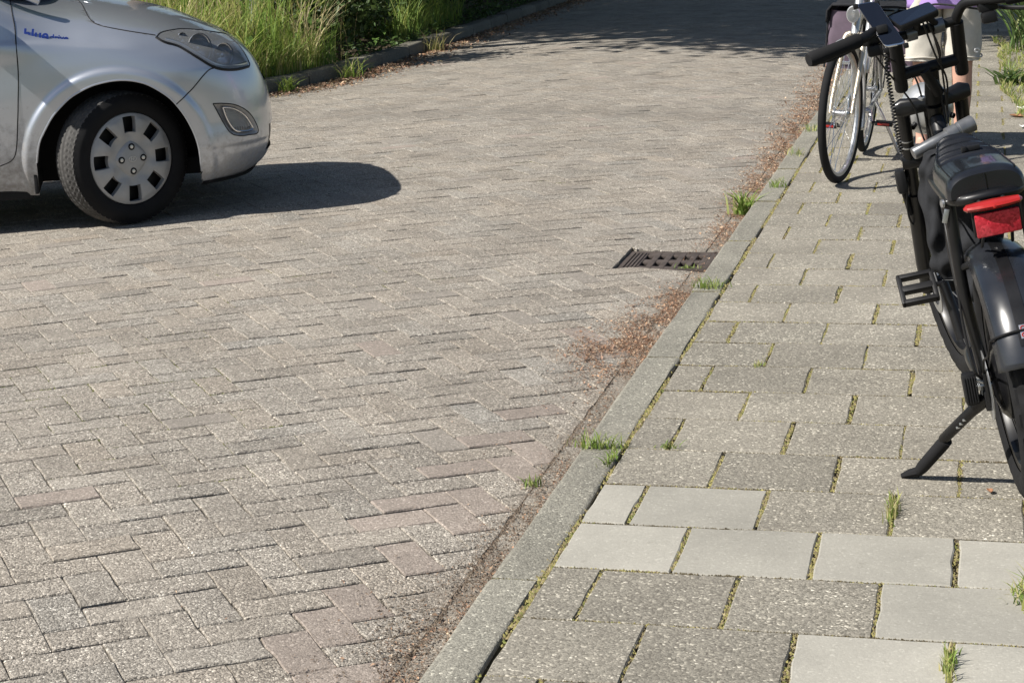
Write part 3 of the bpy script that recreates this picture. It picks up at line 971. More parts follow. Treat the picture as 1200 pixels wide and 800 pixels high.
def vcar(u, z):
    F, n, uc = Ff(z), ncar(z), ucar(z)
    w = sst(-.62, -.2, u)
    V = Vdf(z) * (1 - w) + Vhf(z) * w
    v = V
    if u > uc:
        q = min(1, (u - uc) / (F - uc)); v = cc_ - (cc_ - V) * max(0, 1 - q ** n) ** (1 / n)
    ur, Rr = -2.5, Rf(z)
    if u < ur:
        q = min(1, (ur - u) / (ur - Rr)); v = cc_ - (cc_ - V) * max(0, 1 - q ** 2.6) ** (1 / 2.6)
    for (ac, on) in ((-.055, 1), (-2.62, 1)):
        r = math.hypot(u - ac, z - .30)
        if z < .80 and r < .6: v -= .016 * sst(.462, .430, r) 
    # shoulder crease over the front wing and door
    if u < .1:
        zc = itp(u, [-3, -.55, -.35, -.1, .1], [.93, .897, .891, .860, .83])
        v += .010 * sst(zc - .014, zc + .004, z) * sst(.08, -.12, u) * (1 - sst(zc + .02, zc + .14, z))
    # swage line low on the bumper
    if u > .3: v -= .012 * sst(.33, .355, z) * sst(.47, .38, z) * sst(.3, .42, u)
    return v
zl = [.17 + .0085 * k for k in range(int((1.10 - .17) / .0085) + 1)]
colsU = []
def level(z):
    F, n, uc = Ff(z), ncar(z), ucar(z); Rr = Rf(z)
    us = []
    for k in range(20):
        t = math.pi / 2 * (1 - k / 20) ; us.append(-2.5 - (abs(Rr) - 2.5) * math.sin(t) ** (2 / 2.6))
    us += list(np.linspace(-2.5, -.78, 60, endpoint=False))
    us += list(np.linspace(-.78, uc, 95, endpoint=False)) if uc > -.7 else list(np.linspace(-.78, uc - .02, 95, endpoint=False))
    for k in range(131):
        q = (k / 130) ** 1.25
        us.append(uc + (F - uc) * math.sin(math.pi / 2 * q) ** (2 / n))
    return us
GR = []
for z in zl:
    us = level(z)
    GR.append([(u, vcar(u, z), z) for u in us])
NU = len(GR[0]); NZ = len(GR)
P3 = np.array(GR)                       # (NZ, NU, 3)
for iz in range(NZ):
    P3[iz, -1, 1] = cc_; P3[iz, 0, 1] = cc_
HL = [(.158, .875), (.184, .893), (.240, .898), (.297, .895), (.408, .870), (.506, .833), (.565, .78), (.595, .72), (.592, .695), (.51, .697), (.425, .718), (.343, .772), (.263, .826), (.195, .852)]
FG = [(.399, .552), (.455, .546), (.512, .530), (.567, .490), (.602, .432), (.611, .379), (.560, .378), (.516, .382), (.474, .402), (.442, .455)]
HOODL = [(-1.0, 1.12), (-.30, 1.09), (-.241, 1.07), (-.183, 1.032), (-.141, .972), (-.102, .945), (-.007, .920), (.156, .884), (.184, .897), (.297, .899), (.408, .874), (.506, .837), (.566, .785), (.60, .770), (.62, .765)]
BSEAM = [(.425, .718), (.394, .712), (.36, .685), (.302, .627), (.225, .565)]
DOORL = [(-.501, 1.12), (-.501, 1.088), (-.485, 1.0), (-.479, .937), (-.481, .759), (-.495, .62), (-.505, .538), (-.526, .40), (-.552, .348), (-.61, .322), (-.75, .318), (-1.45, .318)]
ARCH = [(-.445, .10), (-.440, .33), (-.420, .42), (-.389, .480), (-.350, .54), (-.311, .582), (-.262, .625), (-.208, .655), (-.155, .677), (-.096, .690), (-.04, .696), (.015, .693), (.065, .682), (.109, .664), (.158, .632), (.201, .596), (.235, .552), (.263, .507), (.285, .46), (.300, .42), (.313, .37), (.319, .319), (.322, .233), (.322, .10)]
RARCH = [(u - 2.565, z) for u, z in ARCH]
def closest(poly, p, closed=False):
    best = None
    n = len(poly)
    for i in range(n if closed else n - 1):
        a = poly[i]; b = poly[(i + 1) % n]
        dx, dy = b[0] - a[0], b[1] - a[1]
        t = ((p[0] - a[0]) * dx + (p[1] - a[1]) * dy) / (dx * dx + dy * dy)
        t = min(1, max(0, t))
        q = (a[0] + dx * t, a[1] + dy * t)
        d = math.hypot(q[0] - p[0], q[1] - p[1])
        if best is None or d < best[0]: best = (d, q)
    return best
def inpoly(poly, x, y):
    c = False; n = len(poly); j = n - 1
    for i in range(n):
        if (poly[i][1] > y) != (poly[j][1] > y) and x < (poly[j][0] - poly[i][0]) * (y - poly[i][1]) / (poly[j][1] - poly[i][1]) + poly[i][0]: c = not c
        j = i
    return c
lines = [(HL, True), (FG, True), (HOODL[1:], False), (BSEAM, False), (DOORL, False), (ARCH, False), (RARCH, False)]
boxes = [(min(p[0] for p in l) - .01, max(p[0] for p in l) + .01, min(p[1] for p in l) - .01, max(p[1] for p in l) + .01) for l, c in lines]
P3o = P3.copy()
for iz in range(1, NZ - 1):
    for iu in range(1, NU - 1):
        u, v, z = P3o[iz, iu]
        if v > .6: continue
        hu = max(abs(P3o[iz, iu + 1, 0] - u), abs(P3o[iz, iu - 1, 0] - u)); hz = .0085
        for (l, cl), bx in zip(lines, boxes):
            if not (bx[0] < u < bx[1] and bx[2] < z < bx[3]): continue
            d, q = closest(l, (u, z), cl)
            if abs(q[0] - u) < hu * .52 and abs(q[1] - z) < hz * .52:
                if q[0] >= Ff(q[1]) - .002: continue
                P3[iz, iu] = (q[0], vcar(q[0], q[1]), q[1]); break
def part_of(u, v, z):
    if inpoly(ARCH, u, z) or inpoly(RARCH, u, z): return None
    if v < .62:
        if inpoly(HL, u, z): return 'headlight'
        if inpoly(FG, u, z): return 'fog_lamp'
    hz = itp(u, [p[0] for p in HOODL], [p[1] for p in HOODL])
    if u > -.42 and z > hz: return 'bonnet'
    if u > -.42 and v > .6 and z > .765: return 'bonnet'
    if v > .40 and u > .4 and .27 < z < .40: return 'grille'
    if v > .52 and u > .4 and .60 < z < .66: return 'grille'
    bs = itp(z, [.10, .565, .627, .685, .712, .718, .8], [.18, .225, .302, .36, .394, .425, .50])
    if u > bs and u > 0: return 'front_bumper'
    dl = itp(z, [.318, .322, .348, .40, .538, .62, .759, .937, 1.0, 1.088, 1.12], [-.75, -.61, -.552, -.526, -.505, -.495, -.481, -.479, -.485, -.501, -.501])
    if u < dl and z > .318 and u > -1.45: return 'door'
    if u < -.47 and z < .318 and u > -2.2: return 'sill'
    if u < -1.45: return 'body'
    return 'wing'
faces = {}
for iz in range(NZ - 1):
    for iu in range(NU - 1):
        c = (P3[iz, iu] + P3[iz, iu + 1] + P3[iz + 1, iu] + P3[iz + 1, iu + 1]) / 4
        k = part_of(*c)
        if k is None: continue
        faces.setdefault(k, []).append((iz, iu))
def part_mesh(name, fl, mats, parent, mirror, push=None, merge_both=False):
    me_v = []; idx = {}; fs = []
    for side in ((0, 1) if merge_both else ((1,) if mirror else (0,))):
        for (iz, iu) in fl:
            q = []
            for (a, b_) in ((iz, iu), (iz, iu + 1), (iz + 1, iu + 1), (iz + 1, iu)):
                mid = b_ in (0, NU - 1)
                key = (a, b_, 0 if mid else side)
                if key not in idx:
                    p = P3[a, b_].copy()
                    if push is not None: p = push(p)
                    if side == 1: p[1] = 2 * cc_ - p[1]
                    idx[key] = len(me_v); me_v.append(p)
                q.append(idx[key])
            if side == 1: q.reverse()
            fs.append(q)
    return link(name, np_mesh(name, np.array(me_v), np.array(fs), mats, smooth=True), parent)
front_bumper = part_mesh('front_bumper', faces['front_bumper'], M['paint'], car, False, merge_both=True)
bonnet = part_mesh('bonnet', faces['bonnet'], M['paint'], car, False, merge_both=True)
part_mesh('grille', faces['grille'], M['black'], car, False, push=lambda p: p + np.array([-.012, 0, 0]), merge_both=True)
part_mesh('body', faces['body'], M['paint'], car, False, merge_both=True)
doors = []
for mir in (False, True):
    part_mesh('wing', faces['wing'], M['paint'], car, mir)
    doors.append(part_mesh('door', faces['door'], M['paint'], car, mir))
    part_mesh('sill', faces['sill'], M['paint'], car, mir)
def bowl(poly, depth, rim, dirv):
    def f(p):
        d, q = closest(poly, (p[0], p[2]), True)
        k = sst(0, rim, d)
        return p + np.array(dirv) * (depth * k) 
    return f
for mir in (False, True):
    sg = (lambda p: (p[0], 2 * cc_ - p[1], p[2])) if mir else (lambda p: p)
    hl = part_mesh('headlight', faces['headlight'], M['lampin'], car, mir, push=bowl(HL, .12, .03, (-.45, .9, 0)))
    part_mesh('lens', faces['headlight'], M['lens'], hl, mir, push=lambda p: p + np.array([.001, -.001, 0]))
    # two upright reflector bowls behind the clear cover
    for (u, z, r, dv) in ((.37, .805, .070, .05), (.485, .762, .056, .05), (.29, .858, .026, .03)):
        b = MB(); base = Vector((u - .01, vcar(u, z) + dv, z))
        ax = Vector((.62, -.78, .05)).normalized()
        prof = [(r * math.sin(a), -r * .75 * math.cos(a)) for a in np.linspace(.05, 1.45, 10)] + [(r * 1.04, -.004), (r * 1.06, .006)]
        b.lathe(prof, 28, frame(ax), base); b.lathe([(0.001, .004), (.012, .0), (.012, -.03)], 14, frame(ax), base - ax * .01)
        if mir: b.v = [(p[0], 2 * cc_ - p[1], p[2]) for p in b.v]
        b.build('reflector', M['satin'], hl)
    # bright and dark trim strips inside
    b = MB()
    strip = crv([(.20, 0, .862), (.265, 0, .838), (.345, 0, .785), (.425, 0, .733), (.51, 0, .713), (.58, 0, .712)], 6)
    b.tube([(p.x, vcar(p.x, p.z) + .016, p.z) for p in strip], (.010), 8)
    if mir: b.v = [(p[0], 2 * cc_ - p[1], p[2]) for p in b.v]
    b.build('trim_strip', M['satin'], hl)
    b = MB()
    b.tube([(u, vcar(u, z) - .0005, z) for u, z in [(p.x, p.z) for p in crv([(a, 0, c) for a, c in HL[:1] + HL[:0:-1][:6]], 6)]], .007, 8)
    if mir: b.v = [(p[0], 2 * cc_ - p[1], p[2]) for p in b.v]
    b.build('lower_rim', M['black'], hl)
    fg = part_mesh('fog_lamp', faces['fog_lamp'], M['hubcap'], car, mir, push=bowl(FG, .028, .02, (-.5, .85, 0)))
    b = MB()
    fp = crv([(.452, 0, .527), (.50, 0, .515), (.55, 0, .48), (.582, 0, .43), (.588, 0, .40), (.53, 0, .402), (.497, 0, .418), (.468, 0, .47), (.452, 0, .527)], 4)
    ctr = Vector((.52, 0, .455))
    def fgp(p, k, dv): q = ctr.lerp(p, k); return Vector((q.x - .006, vcar(q.x, q.z) + dv, q.z))
    b.grid([[fgp(p, 1.0, .012) for p in fp], [fgp(p, .93, .012) for p in fp], [fgp(p, .8, .03) for p in fp], [fgp(p, .45, .045) for p in fp], [fgp(p, .02, .05) for p in fp]])
    if mir: b.v = [(p[0], 2 * cc_ - p[1], p[2]) for p in b.v]
    b.build('reflector', M['satin'], fg)
    b = MB(); b.tube([fgp(p, 1.02, .010) for p in fp], .005, 6, cap=False)
    for q in range(6): b.tube([fgp(Vector((.505 + q * .012, 0, .407)), 1, .012), fgp(Vector((.505 + q * .012, 0, .423)), 1, .020)], .0035, 6)
    if mir: b.v = [(p[0], 2 * cc_ - p[1], p[2]) for p in b.v]
    b.build('bezel', M['chrome'], fg)
    b = MB(); b.grid([[fgp(p, .98, .006) for p in fp], [fgp(p, .5, .004) for p in fp], [fgp(p, .02, .004) for p in fp]])
    if mir: b.v = [(p[0], 2 * cc_ - p[1], p[2]) for p in b.v]
    b.build('lens', M['lens'], fg)
# panel gaps
def seam(pl, r=.0032, n=6):
    c = crv([(p[0], 0, p[1]) for p in pl], n)
    for s in (0, 1):
        q = [(p.x, (vcar(p.x, p.z) + .0006) if s == 0 else 2 * cc_ - vcar(p.x, p.z) - .0006, p.z) for p in c if p.x < Ff(p.z) - .001 and p.z < 1.098]
        if len(q) > 2:
            b = MB(); b.tube(q, r, 6); b.build('panel_gap', M['seam'], car)
seam(DOORL[1:10]); seam(HOODL[2:8]); seam(BSEAM); seam([(-1.45, .33), (-1.45, .6), (-1.47, .9), (-1.50, 1.09)])
seam(HL + HL[:1], .0035, 4); seam(FG + FG[:1], .003, 4)
# arch lips and dark wheel housings, underbody
for s in (0, 1):
    for off in (0, -2.565):
        b = MB()
        q = []
        arch = crv([(-.443, 0, .185)] + [(p[0], 0, p[1]) for p in ARCH[1:-1]] + [(.322, 0, .185)], 3)
        for dv in (0.0, .012, .06, .34):
            q.append([(p.x + off, (vcar(p.x + off, max(.17, p.z)) + dv) if s == 0 else 2 * cc_ - vcar(p.x + off, max(.17, p.z)) - dv, p.z) for p in arch])
        b.grid(q)
        b.f.append(tuple(range(3 * len(arch), 4 * len(arch)))); b.m.append(0)
        b.build('wheel_housing', M['darkin'], car)
b = MB(); b.box((-1.33, cc_, .25), (1.72, 1.50, .20), bev=.02); b.box((.33, cc_, .235), (.36, 1.1, .09), bev=.03); b.box((-2.95, cc_, .27), (.25, 1.2, .14), bev=.02)
b.build('underbody', M['darkin'], car)
b = MB()
lipz = [(.34, .0), (.45, .01), (.55, .02), (.63, .03)]
G = []
for (dz, ins) in ((.0, .006), (-.022, .03), (-.034, .09)):
    row = []
    for q in list(np.linspace(.33, .62, 14)):
        zz = .19; 
        uu = min(q, Ff(.19) - .004); row.append((uu - ins * .6, vcar(uu, .19) + ins, .178 + dz))
    row += [(2 * 0 + p[0], 2 * cc_ - p[1], p[2]) for p in reversed(row)]
    G.append(row)
b.grid(G); b.build('chin_spoiler', M['black'], car)
b = MB(); b.box((-.452, .13, .24), (.018, .20, .12), bev=.004); b.build('shade_filler', M['darkin'], car)  # added dark block, fills the bright gap under the sill with shade
for s in (0, 1):
    for off in (0, -2.565):
        b = MB(); aa = crv([(p[0], 0, p[1]) for p in ARCH[1:-1]], 3)
        b.tube([(p.x + off, (vcar(p.x + off, p.z) + .0035) if s == 0 else 2 * cc_ - vcar(p.x + off, p.z) - .0035, p.z) for p in aa], .0055, 8); b.build('arch_lip', M['paint'], car)
# cabin
def cabin_sec(z):
    t = (z - 1.085) / (1.50 - 1.085)
    return dict(f=-.30 - 1.02 * t ** .9, r=-3.02 + .35 * t, v=.07 + .17 * t ** 1.25)
G = []
for z in list(np.linspace(1.085, 1.46, 10)) + [1.49, 1.51, 1.52]:
    d = cabin_sec(min(z, 1.47)); sh = sst(1.44, 1.52, z)
    d['f'] -= .28 * sh; d['r'] += .35 * sh; d['v'] += .32 * sh
    row = []
    uc = (d['f'] + d['r']) / 2; hw = (d['f'] - d['r']) / 2
    for k in range(72):
        a = 2 * math.pi * k / 72
        ca, sa = math.cos(a), math.sin(a)
        row.append((uc + hw * math.copysign(abs(ca) ** .5, ca), cc_ + (cc_ - d['v']) * math.copysign(abs(sa) ** .5, sa), z))
    G.append(row)
b = MB(); b.grid(G[:9], closed_v=True); b.build('windows', M['glass'], car, ang=60)
b = MB(); b.grid([[(p[0] , p[1], p[2]) for p in r] for r in G[8:]], closed_v=True); b.f.append(tuple(4 * 72 + k for k in range(72))); b.m.append(0)
b.build('roof', M['paint'], car, ang=60)
for s in (0, 1):
    for (u0, u1, r) in ((-.36, -1.25, .04), (-1.48, -1.62, .05), (-2.72, -2.55, .08)):
        pp = []
        for z in np.linspace(1.07, 1.47, 8):
            t = (z - 1.085) / .415; v = .075 + .17 * max(0, t) ** 1.25 - .004
            pp.append((u0 + (u1 - u0) * max(0, t) ** .9, v + (.05 if u0 == -.36 else 0) if s == 0 else 2 * cc_ - v - (.05 if u0 == -.36 else 0), z))
        b = MB(); b.tube(pp, r * .55, 8); b.build('pillar', M['paint'], car)
# lights at the back, mirrors
for s in (0, 1):
    b = MB(); yv = -.10 if s == 0 else 2 * cc_ + .10
    b.box((-.86, yv, 1.20), (.11, .19, .14), bev=.035); b.box((-.84, .02 if s == 0 else 2 * cc_ - .02, 1.135), (.05, .14, .03), bev=.008)
    b.build('door_mirror', M['paint'], doors[s])
    b = MB(); b.tube([(-1.36, vcar(-1.36, .88) - .012 if s == 0 else 2 * cc_ - vcar(-1.36, .88) + .012, .88), (-1.28, vcar(-1.28, .88) - .028 if s == 0 else 2 * cc_ - vcar(-1.28, .88) + .028, .88), (-1.18, vcar(-1.18, .88) - .012 if s == 0 else 2 * cc_ - vcar(-1.18, .88) + .012, .88)], .012, 8)
    b.build('handle', M['paint'], doors[s])
    b = MB(); b.box((-3.07, .16 if s == 0 else 2 * cc_ - .16, .93), (.14, .16, .26), bev=.04); b.build('tail_light', M['red'], car)
# badge
def text_mesh(body, size, ext, mat, name, parent, mtx, shear=0.0, bold=0.0, sx=1.0):
    cu = bpy.data.curves.new(name, 'FONT'); cu.body = body; cu.size = size; cu.extrude = ext; cu.shear = shear; cu.offset = bold; cu.resolution_u = 3
    ob = bpy.data.objects.new(name, cu); COL.objects.link(ob)
    dg = bpy.context.evaluated_depsgraph_get()
    me = bpy.data.meshes.new_from_object(ob.evaluated_get(dg))
    bpy.data.objects.remove(ob)
    me.name = name
    me.transform(mtx @ Matrix.Diagonal((sx, 1, 1, 1)))
    me.materials.clear(); me.materials.append(mat)
    return link(name, me, parent)
bz = .905
bm_ = Matrix(((1, 0, 0, -.447), (0, 0, -1, vcar(-.4, .92) - .001), (-.12, 1, 0, bz), (0, 0, 0, 1)))
bad = text_mesh('blue', .068, .0025, M['blue'], 'badge', car, bm_, .18, .0020, .98)
bm2 = Matrix(((1, 0, 0, -.330), (0, 0, -1, vcar(-.28, .90) - .001), (-.12, 1, 0, bz - .010), (0, 0, 0, 1)))
text_mesh('drive', .036, .0025, M['blue'], 'badge_text', bad, bm2, .18, .0008, 1.15)
# wheels
def make_wheel(steer, loc, sgn):
    """built with its outer face towards -Y of the wheel frame"""
    T = Matrix.Translation(Vector(loc)) @ Matrix.Rotation(steer, 4, 'Z') @ (Matrix.Identity(4) if sgn > 0 else Matrix.Rotation(math.pi, 4, 'Z'))
    Rm = Matrix(((1, 0, 0), (0, 0, -1), (0, 1, 0)))     # lathe Z -> -Y
    wheel = MB()
    ro = .318
    prof = [(.217, .070), (.222, .088), (.235, .096), (.255, .101), (.272, .100), (.286, .095), (.296, .087)]
    nt = 264
    G = []
    hs = list(np.linspace(.082, -.082, 19))
    for (r, hgt) in prof: G.append([(r * math.cos(2 * math.pi * j / nt), r * math.sin(2 * math.pi * j / nt), hgt) for j in range(nt)])
    for h in hs:
        row = []
        for j in range(nt):
            a = 2 * math.pi * j / nt
            r = ro - .010 * (abs(h) / .082) ** 4
            ph = (j / 4.0 + abs(h) * 26 + (0.5 if h > 0 else 0)) % 1
            if ph < .27 and abs(h) > .012: r -= .0055
            if min(abs(abs(h) - .0365), abs(abs(h) - .064)) < .005 or abs(h) < .004: r -= .007
            row.append((r * math.cos(a), r * math.sin(a), h))
        G.append(row)
    for (r, hgt) in reversed(prof): G.append([(r * math.cos(2 * math.pi * j / nt), r * math.sin(2 * math.pi * j / nt), -hgt) for j in range(nt)])
    wheel.grid(G, closed_v=True)
    def place(mb): mb.v = [tuple(T @ (Rm @ Vector(p))) for p in mb.v]
    # tread faces get a dustier rubber
    k0 = len(prof) * nt; k1 = (len(prof) + len(hs) - 1) * nt
    for q in range(k0, k1): wheel.m[q] = 1
    place(wheel)
    w = wheel.build('wheel', [M['rubber'], M['dusty_rubber']], car, ang=28)
    rim = MB(); rim.lathe([(.218, .078), (.212, .055), (.20, .0), (.19, -.06)], 48); rim.lathe([(.205, .028), (.0005, .030)], 40)
    place(rim); rim.build('rim', M['black'], w)
    # hub cap: plate with eight trapezoid windows
    rs = [.0005, .03, .052, .075, .095, .108, .128, .142, .155, .170, .184, .196, .203, .210, .2165, .2185]
    hs_ = [.082, .082, .081, .0805, .083, .086, .091, .0925, .093, .0925, .092, .090, .0885, .087, .083, .073]
    na = 192
    cap = MB(); vs = []; fs = []; per = na // 8
    hole_in, hole_out = .128, .203
    rs = [r * 1.0 for r in rs]
    ri = rs.index(hole_in); rj = rs.index(hole_out)
    def warp(j, r):
        a = 2 * math.pi * j / na
        return a
    for r, hh in zip(rs, hs_):
        hw_ = R(itp(r, [.10, hole_in, hole_out, .22], [11.25, 13.2, 9.4, 11.25]))
        for j in range(na):
            kk_ = round(j / per) * per; q_ = j - kk_
            q_ = math.copysign(hw_ * min(1, abs(q_) / 6) + (R(22.5) - hw_) * max(0, abs(q_) - 6) / 6, q_) if q_ else 0
            a = 2 * math.pi * kk_ / na + q_
            # waviness between the windows: spokes stand proud
            sp = .004 * math.cos(8 * a + math.pi) * (1 if .1 < r < .2 else 0)
            vs.append((r * math.cos(a), r * math.sin(a), hh + sp))
    for i in range(len(rs) - 1):
        for j in range(na):
            if ri <= i < rj:
                k = (j + per // 2) % per - per / 2 + .5      # offset from the window centre in steps
                half = 6
                if abs(k) < half: continue
            j2 = (j + 1) % na
            fs.append((i * na + j, i * na + j2, (i + 1) * na + j2, (i + 1) * na + j))
    bmh = bmesh.new()
    bv = [bmh.verts.new(p) for p in vs]
    for f in fs: bmh.faces.new([bv[q] for q in f])
    bmesh.ops.delete(bmh, geom=[v for v in bmh.verts if not v.link_faces], context='VERTS')
    be = [e for e in bmh.edges if e.is_boundary and all(.12 < v.co.xy.length < .212 for v in e.verts)]
    ex = bmesh.ops.extrude_edge_only(bmh, edges=be)
    for v in [g for g in ex['geom'] if isinstance(g, bmesh.types.BMVert)]:
        v.co.z -= .03; v.co.x *= .995; v.co.y *= .995
    bmesh.ops.recalc_face_normals(bmh, faces=bmh.faces)
    bmh.verts.index_update()
    cap.add([v.co.copy() for v in bmh.verts], [tuple(v.index for v in f.verts) for f in bmh.faces])
    bmh.free(); place(cap)
    hc = cap.build('hub_cap', M['hubcap'], w, ang=40)
    # raised diamond with an oval emblem, four nuts
    ct = MB()
    dm = []
    for (rr, hh) in ((.088, .0805), (.080, .088), (.066, .0925), (.0005, .0935)):
        row = []
        for j in range(32):
            a = 2 * math.pi * j / 32 + math.pi / 4
            k = 1 / (abs(math.cos(a - math.pi / 4)) ** 1.35 + abs(math.sin(a - math.pi / 4)) ** 1.35) ** (1 / 1.35)
            row.append((rr * k * math.cos(a - math.pi / 4), rr * k * math.sin(a - math.pi / 4), hh))
        dm.append(row)
    ct.grid(dm, closed_v=True)
    place(ct); ct.build('hub_centre', M['hubcap'], w, ang=30)
    em = MB()
    el = [(.019 * math.cos(a), .0125 * math.sin(a), .0945) for a in np.linspace(0, 2 * math.pi, 25)]
    em.tube(el, .0016, 6, cap=False)
    em.tube([(-.008, -.008, .0945), (-.005, .0085, .0945)], .0016, 6); em.tube([(.005, -.0085, .0945), (.008, .008, .0945)], .0016, 6); em.tube([(-.007, -.002, .0945), (.007, .002, .0945)], .0014, 6)
    place(em); em.build('emblem', M['satin'], w)
    for q in range(4):
        a = math.pi / 2 * q
        nb = MB(); nb.lathe([(.0165, .0875), (.0165, .0945), (.0145, .0965), (.012, .0945), (.009, .0925)], 20, c=(.058 * math.cos(a), .058 * math.sin(a), 0)); nb.m = [0] * len(nb.f)
        nb.lathe([(.009, .0925), (.009, .0955), (.0005, .0965)], 6, c=(.058 * math.cos(a), .058 * math.sin(a), 0), m=1)
        place(nb); nb.build('wheel_nut', [M['black'], M['satin']], w, ang=30)
make_wheel(R(30), (-.045, .125, .316), 1)
make_wheel(R(30), (-.045, 2 * cc_ - .125, .316), -1)
make_wheel(0, (-2.61, .10, .316), 1)
make_wheel(0, (-2.61, 2 * cc_ - .10, .316), -1)

# ================================================================== BLACK ELECTRIC BICYCLE
def basis(R0, heading_deg, lean_deg):
    """heading: angle of travel from +Y towards -X; lean towards the rider's left"""
    ps, la = R(heading_deg), R(lean_deg)
    F = Vector((-math.sin(ps), math.cos(ps), 0)); L0 = Vector((-math.cos(ps), -math.sin(ps), 0)); Zv = Vector((0, 0, 1))
    Lv = L0 * math.cos(la) - Zv * math.sin(la); U = Zv * math.cos(la) + L0 * math.sin(la)
    m = Matrix((F, Lv, U)).transposed().to_4x4(); m.translation = Vector(R0)
    return m
EM = basis((.19, .93, .004), 8.2, 11)
ebike = empty('electric_bicycle', mat=EM)
tag(ebike, 'black fat tyre electric bicycle with long ribbed saddle on its kickstand', 'electric bicycle')
WR = .305
def rot_about(p, o, ax, ang):
    return Matrix.Rotation(ang, 3, ax) @ (Vector(p) - o) + o
HA = R(25)
AXD = Vector((-math.sin(HA), 0, math.cos(HA))); FPD = Vector((math.cos(HA), 0, math.sin(HA))); LAT = Vector((0, 1, 0))
A0 = Vector((1.13, 0, WR)) - FPD * .04
STEER = R(7)
def fp(s, b, o=0.0, st=True):
    p = A0 + AXD * s + LAT * b + FPD * o
    return rot_about(p, A0, AXD, STEER) if st else p
def st_dir(v): return Matrix.Rotation(STEER, 3, AXD) @ Vector(v)

def fat_wheel(parent, center, axis, fwd, disc_side=1):
    fr = frame(axis, fwd)
    nt = 180
    G = []
    prof = []
    for k in range(27):
        a = -2.25 + 4.5 * k / 26
        prof.append((WR - .052 + .050 * math.cos(a), .049 * math.sin(a), a))
    for (r, h, a) in prof:
        row = []
        for j in range(nt):
            th = 2 * math.pi * j / nt
            kn = 0
            if abs(a) < 1.25:
                lane = int((a + 1.25) / .42)
                ph = (j / 6 + (.5 if lane % 2 else 0)) % 1
                edge = ((a + 1.25) / .42) % 1
                kn = .0065 if (ph < .58 and .16 < edge < .9) else 0
            row.append(Vector(((r + kn) * math.cos(th), (r + kn) * math.sin(th), h * (1 + kn * 2))))
        G.append(row)
    def pl(mb): mb.v = [tuple(fr @ Vector(p) + center) for p in mb.v]
    t = MB(); t.grid(G, closed_v=True); pl(t)
    w = t.build('tyre', M['rubber'], parent, ang=30)
    r_ = MB(); r_.lathe([(.222, .036), (.205, .034), (.198, .02), (.198, -.02), (.205, -.034), (.222, -.036)], 48); pl(r_); r_.build('rim', M['bpaint'], w)
    return w, fr, pl

rear_c = Vector((0, 0, WR))
w, fr, pl = fat_wheel(ebike, rear_c, (0, 1, 0), (1, 0, 0))
b = MB(); b.lathe([(.001, .062), (.03, .062), (.075, .05), (.092, .035), (.094, 0), (.092, -.035), (.075, -.05), (.03, -.062), (.001, -.062)], 32); pl(b); b.build('hub_motor', M['bpaint'], w)
sp = MB()
for k in range(18):
    a = 2 * math.pi * k / 18; s_ = 1 if k % 2 else -1
    sp.tube([(.088 * math.cos(a + .25 * s_), .088 * math.sin(a + .25 * s_), .03 * s_), (.2 * math.cos(a), .2 * math.sin(a), .012 * s_)], .0015, 5)
pl(sp); o = sp.build('spokes', M['bpaint'], w); o['kind'] = 'stuff'
b = MB(); b.lathe([(.058, .0722), (.088, .0722), (.088, .0745), (.058, .0745), (.058, .0722)], 36); pl(b); b.build('brake_disc', M['alu'], w)
b = MB(); b.lathe([(.03, -.068), (.045, -.068), (.045, -.072), (.03, -.072)], 24); pl(b); b.build('sprocket', M['alu'], w)

front_c = fp(0, 0, .04)
w2, fr2, pl2 = fat_wheel(ebike, front_c, st_dir((0, 1, 0)), st_dir((1, 0, 0)))
b = MB(); b.lathe([(.001, .06), (.02, .06), (.03, .045), (.03, -.045), (.02, -.06), (.001, -.06)], 24); pl2(b); b.build('hub', M['bpaint'], w2)
sp = MB()
for k in range(28):
    a = 2 * math.pi * k / 28; s_ = 1 if k % 2 else -1
    sp.tube([(.028 * math.cos(a + .5 * s_), .028 * math.sin(a + .5 * s_), .04 * s_), (.2 * math.cos(a), .2 * math.sin(a), .012 * s_)], .0014, 5)
pl2(sp); o = sp.build('spokes', M['alu'], w2); o['kind'] = 'stuff'
b = MB(); b.lathe([(.056, .064), (.082, .064), (.082, .0665), (.056, .0665), (.056, .064)], 36); pl2(b); b.build('brake_disc', M['alu'], w2)

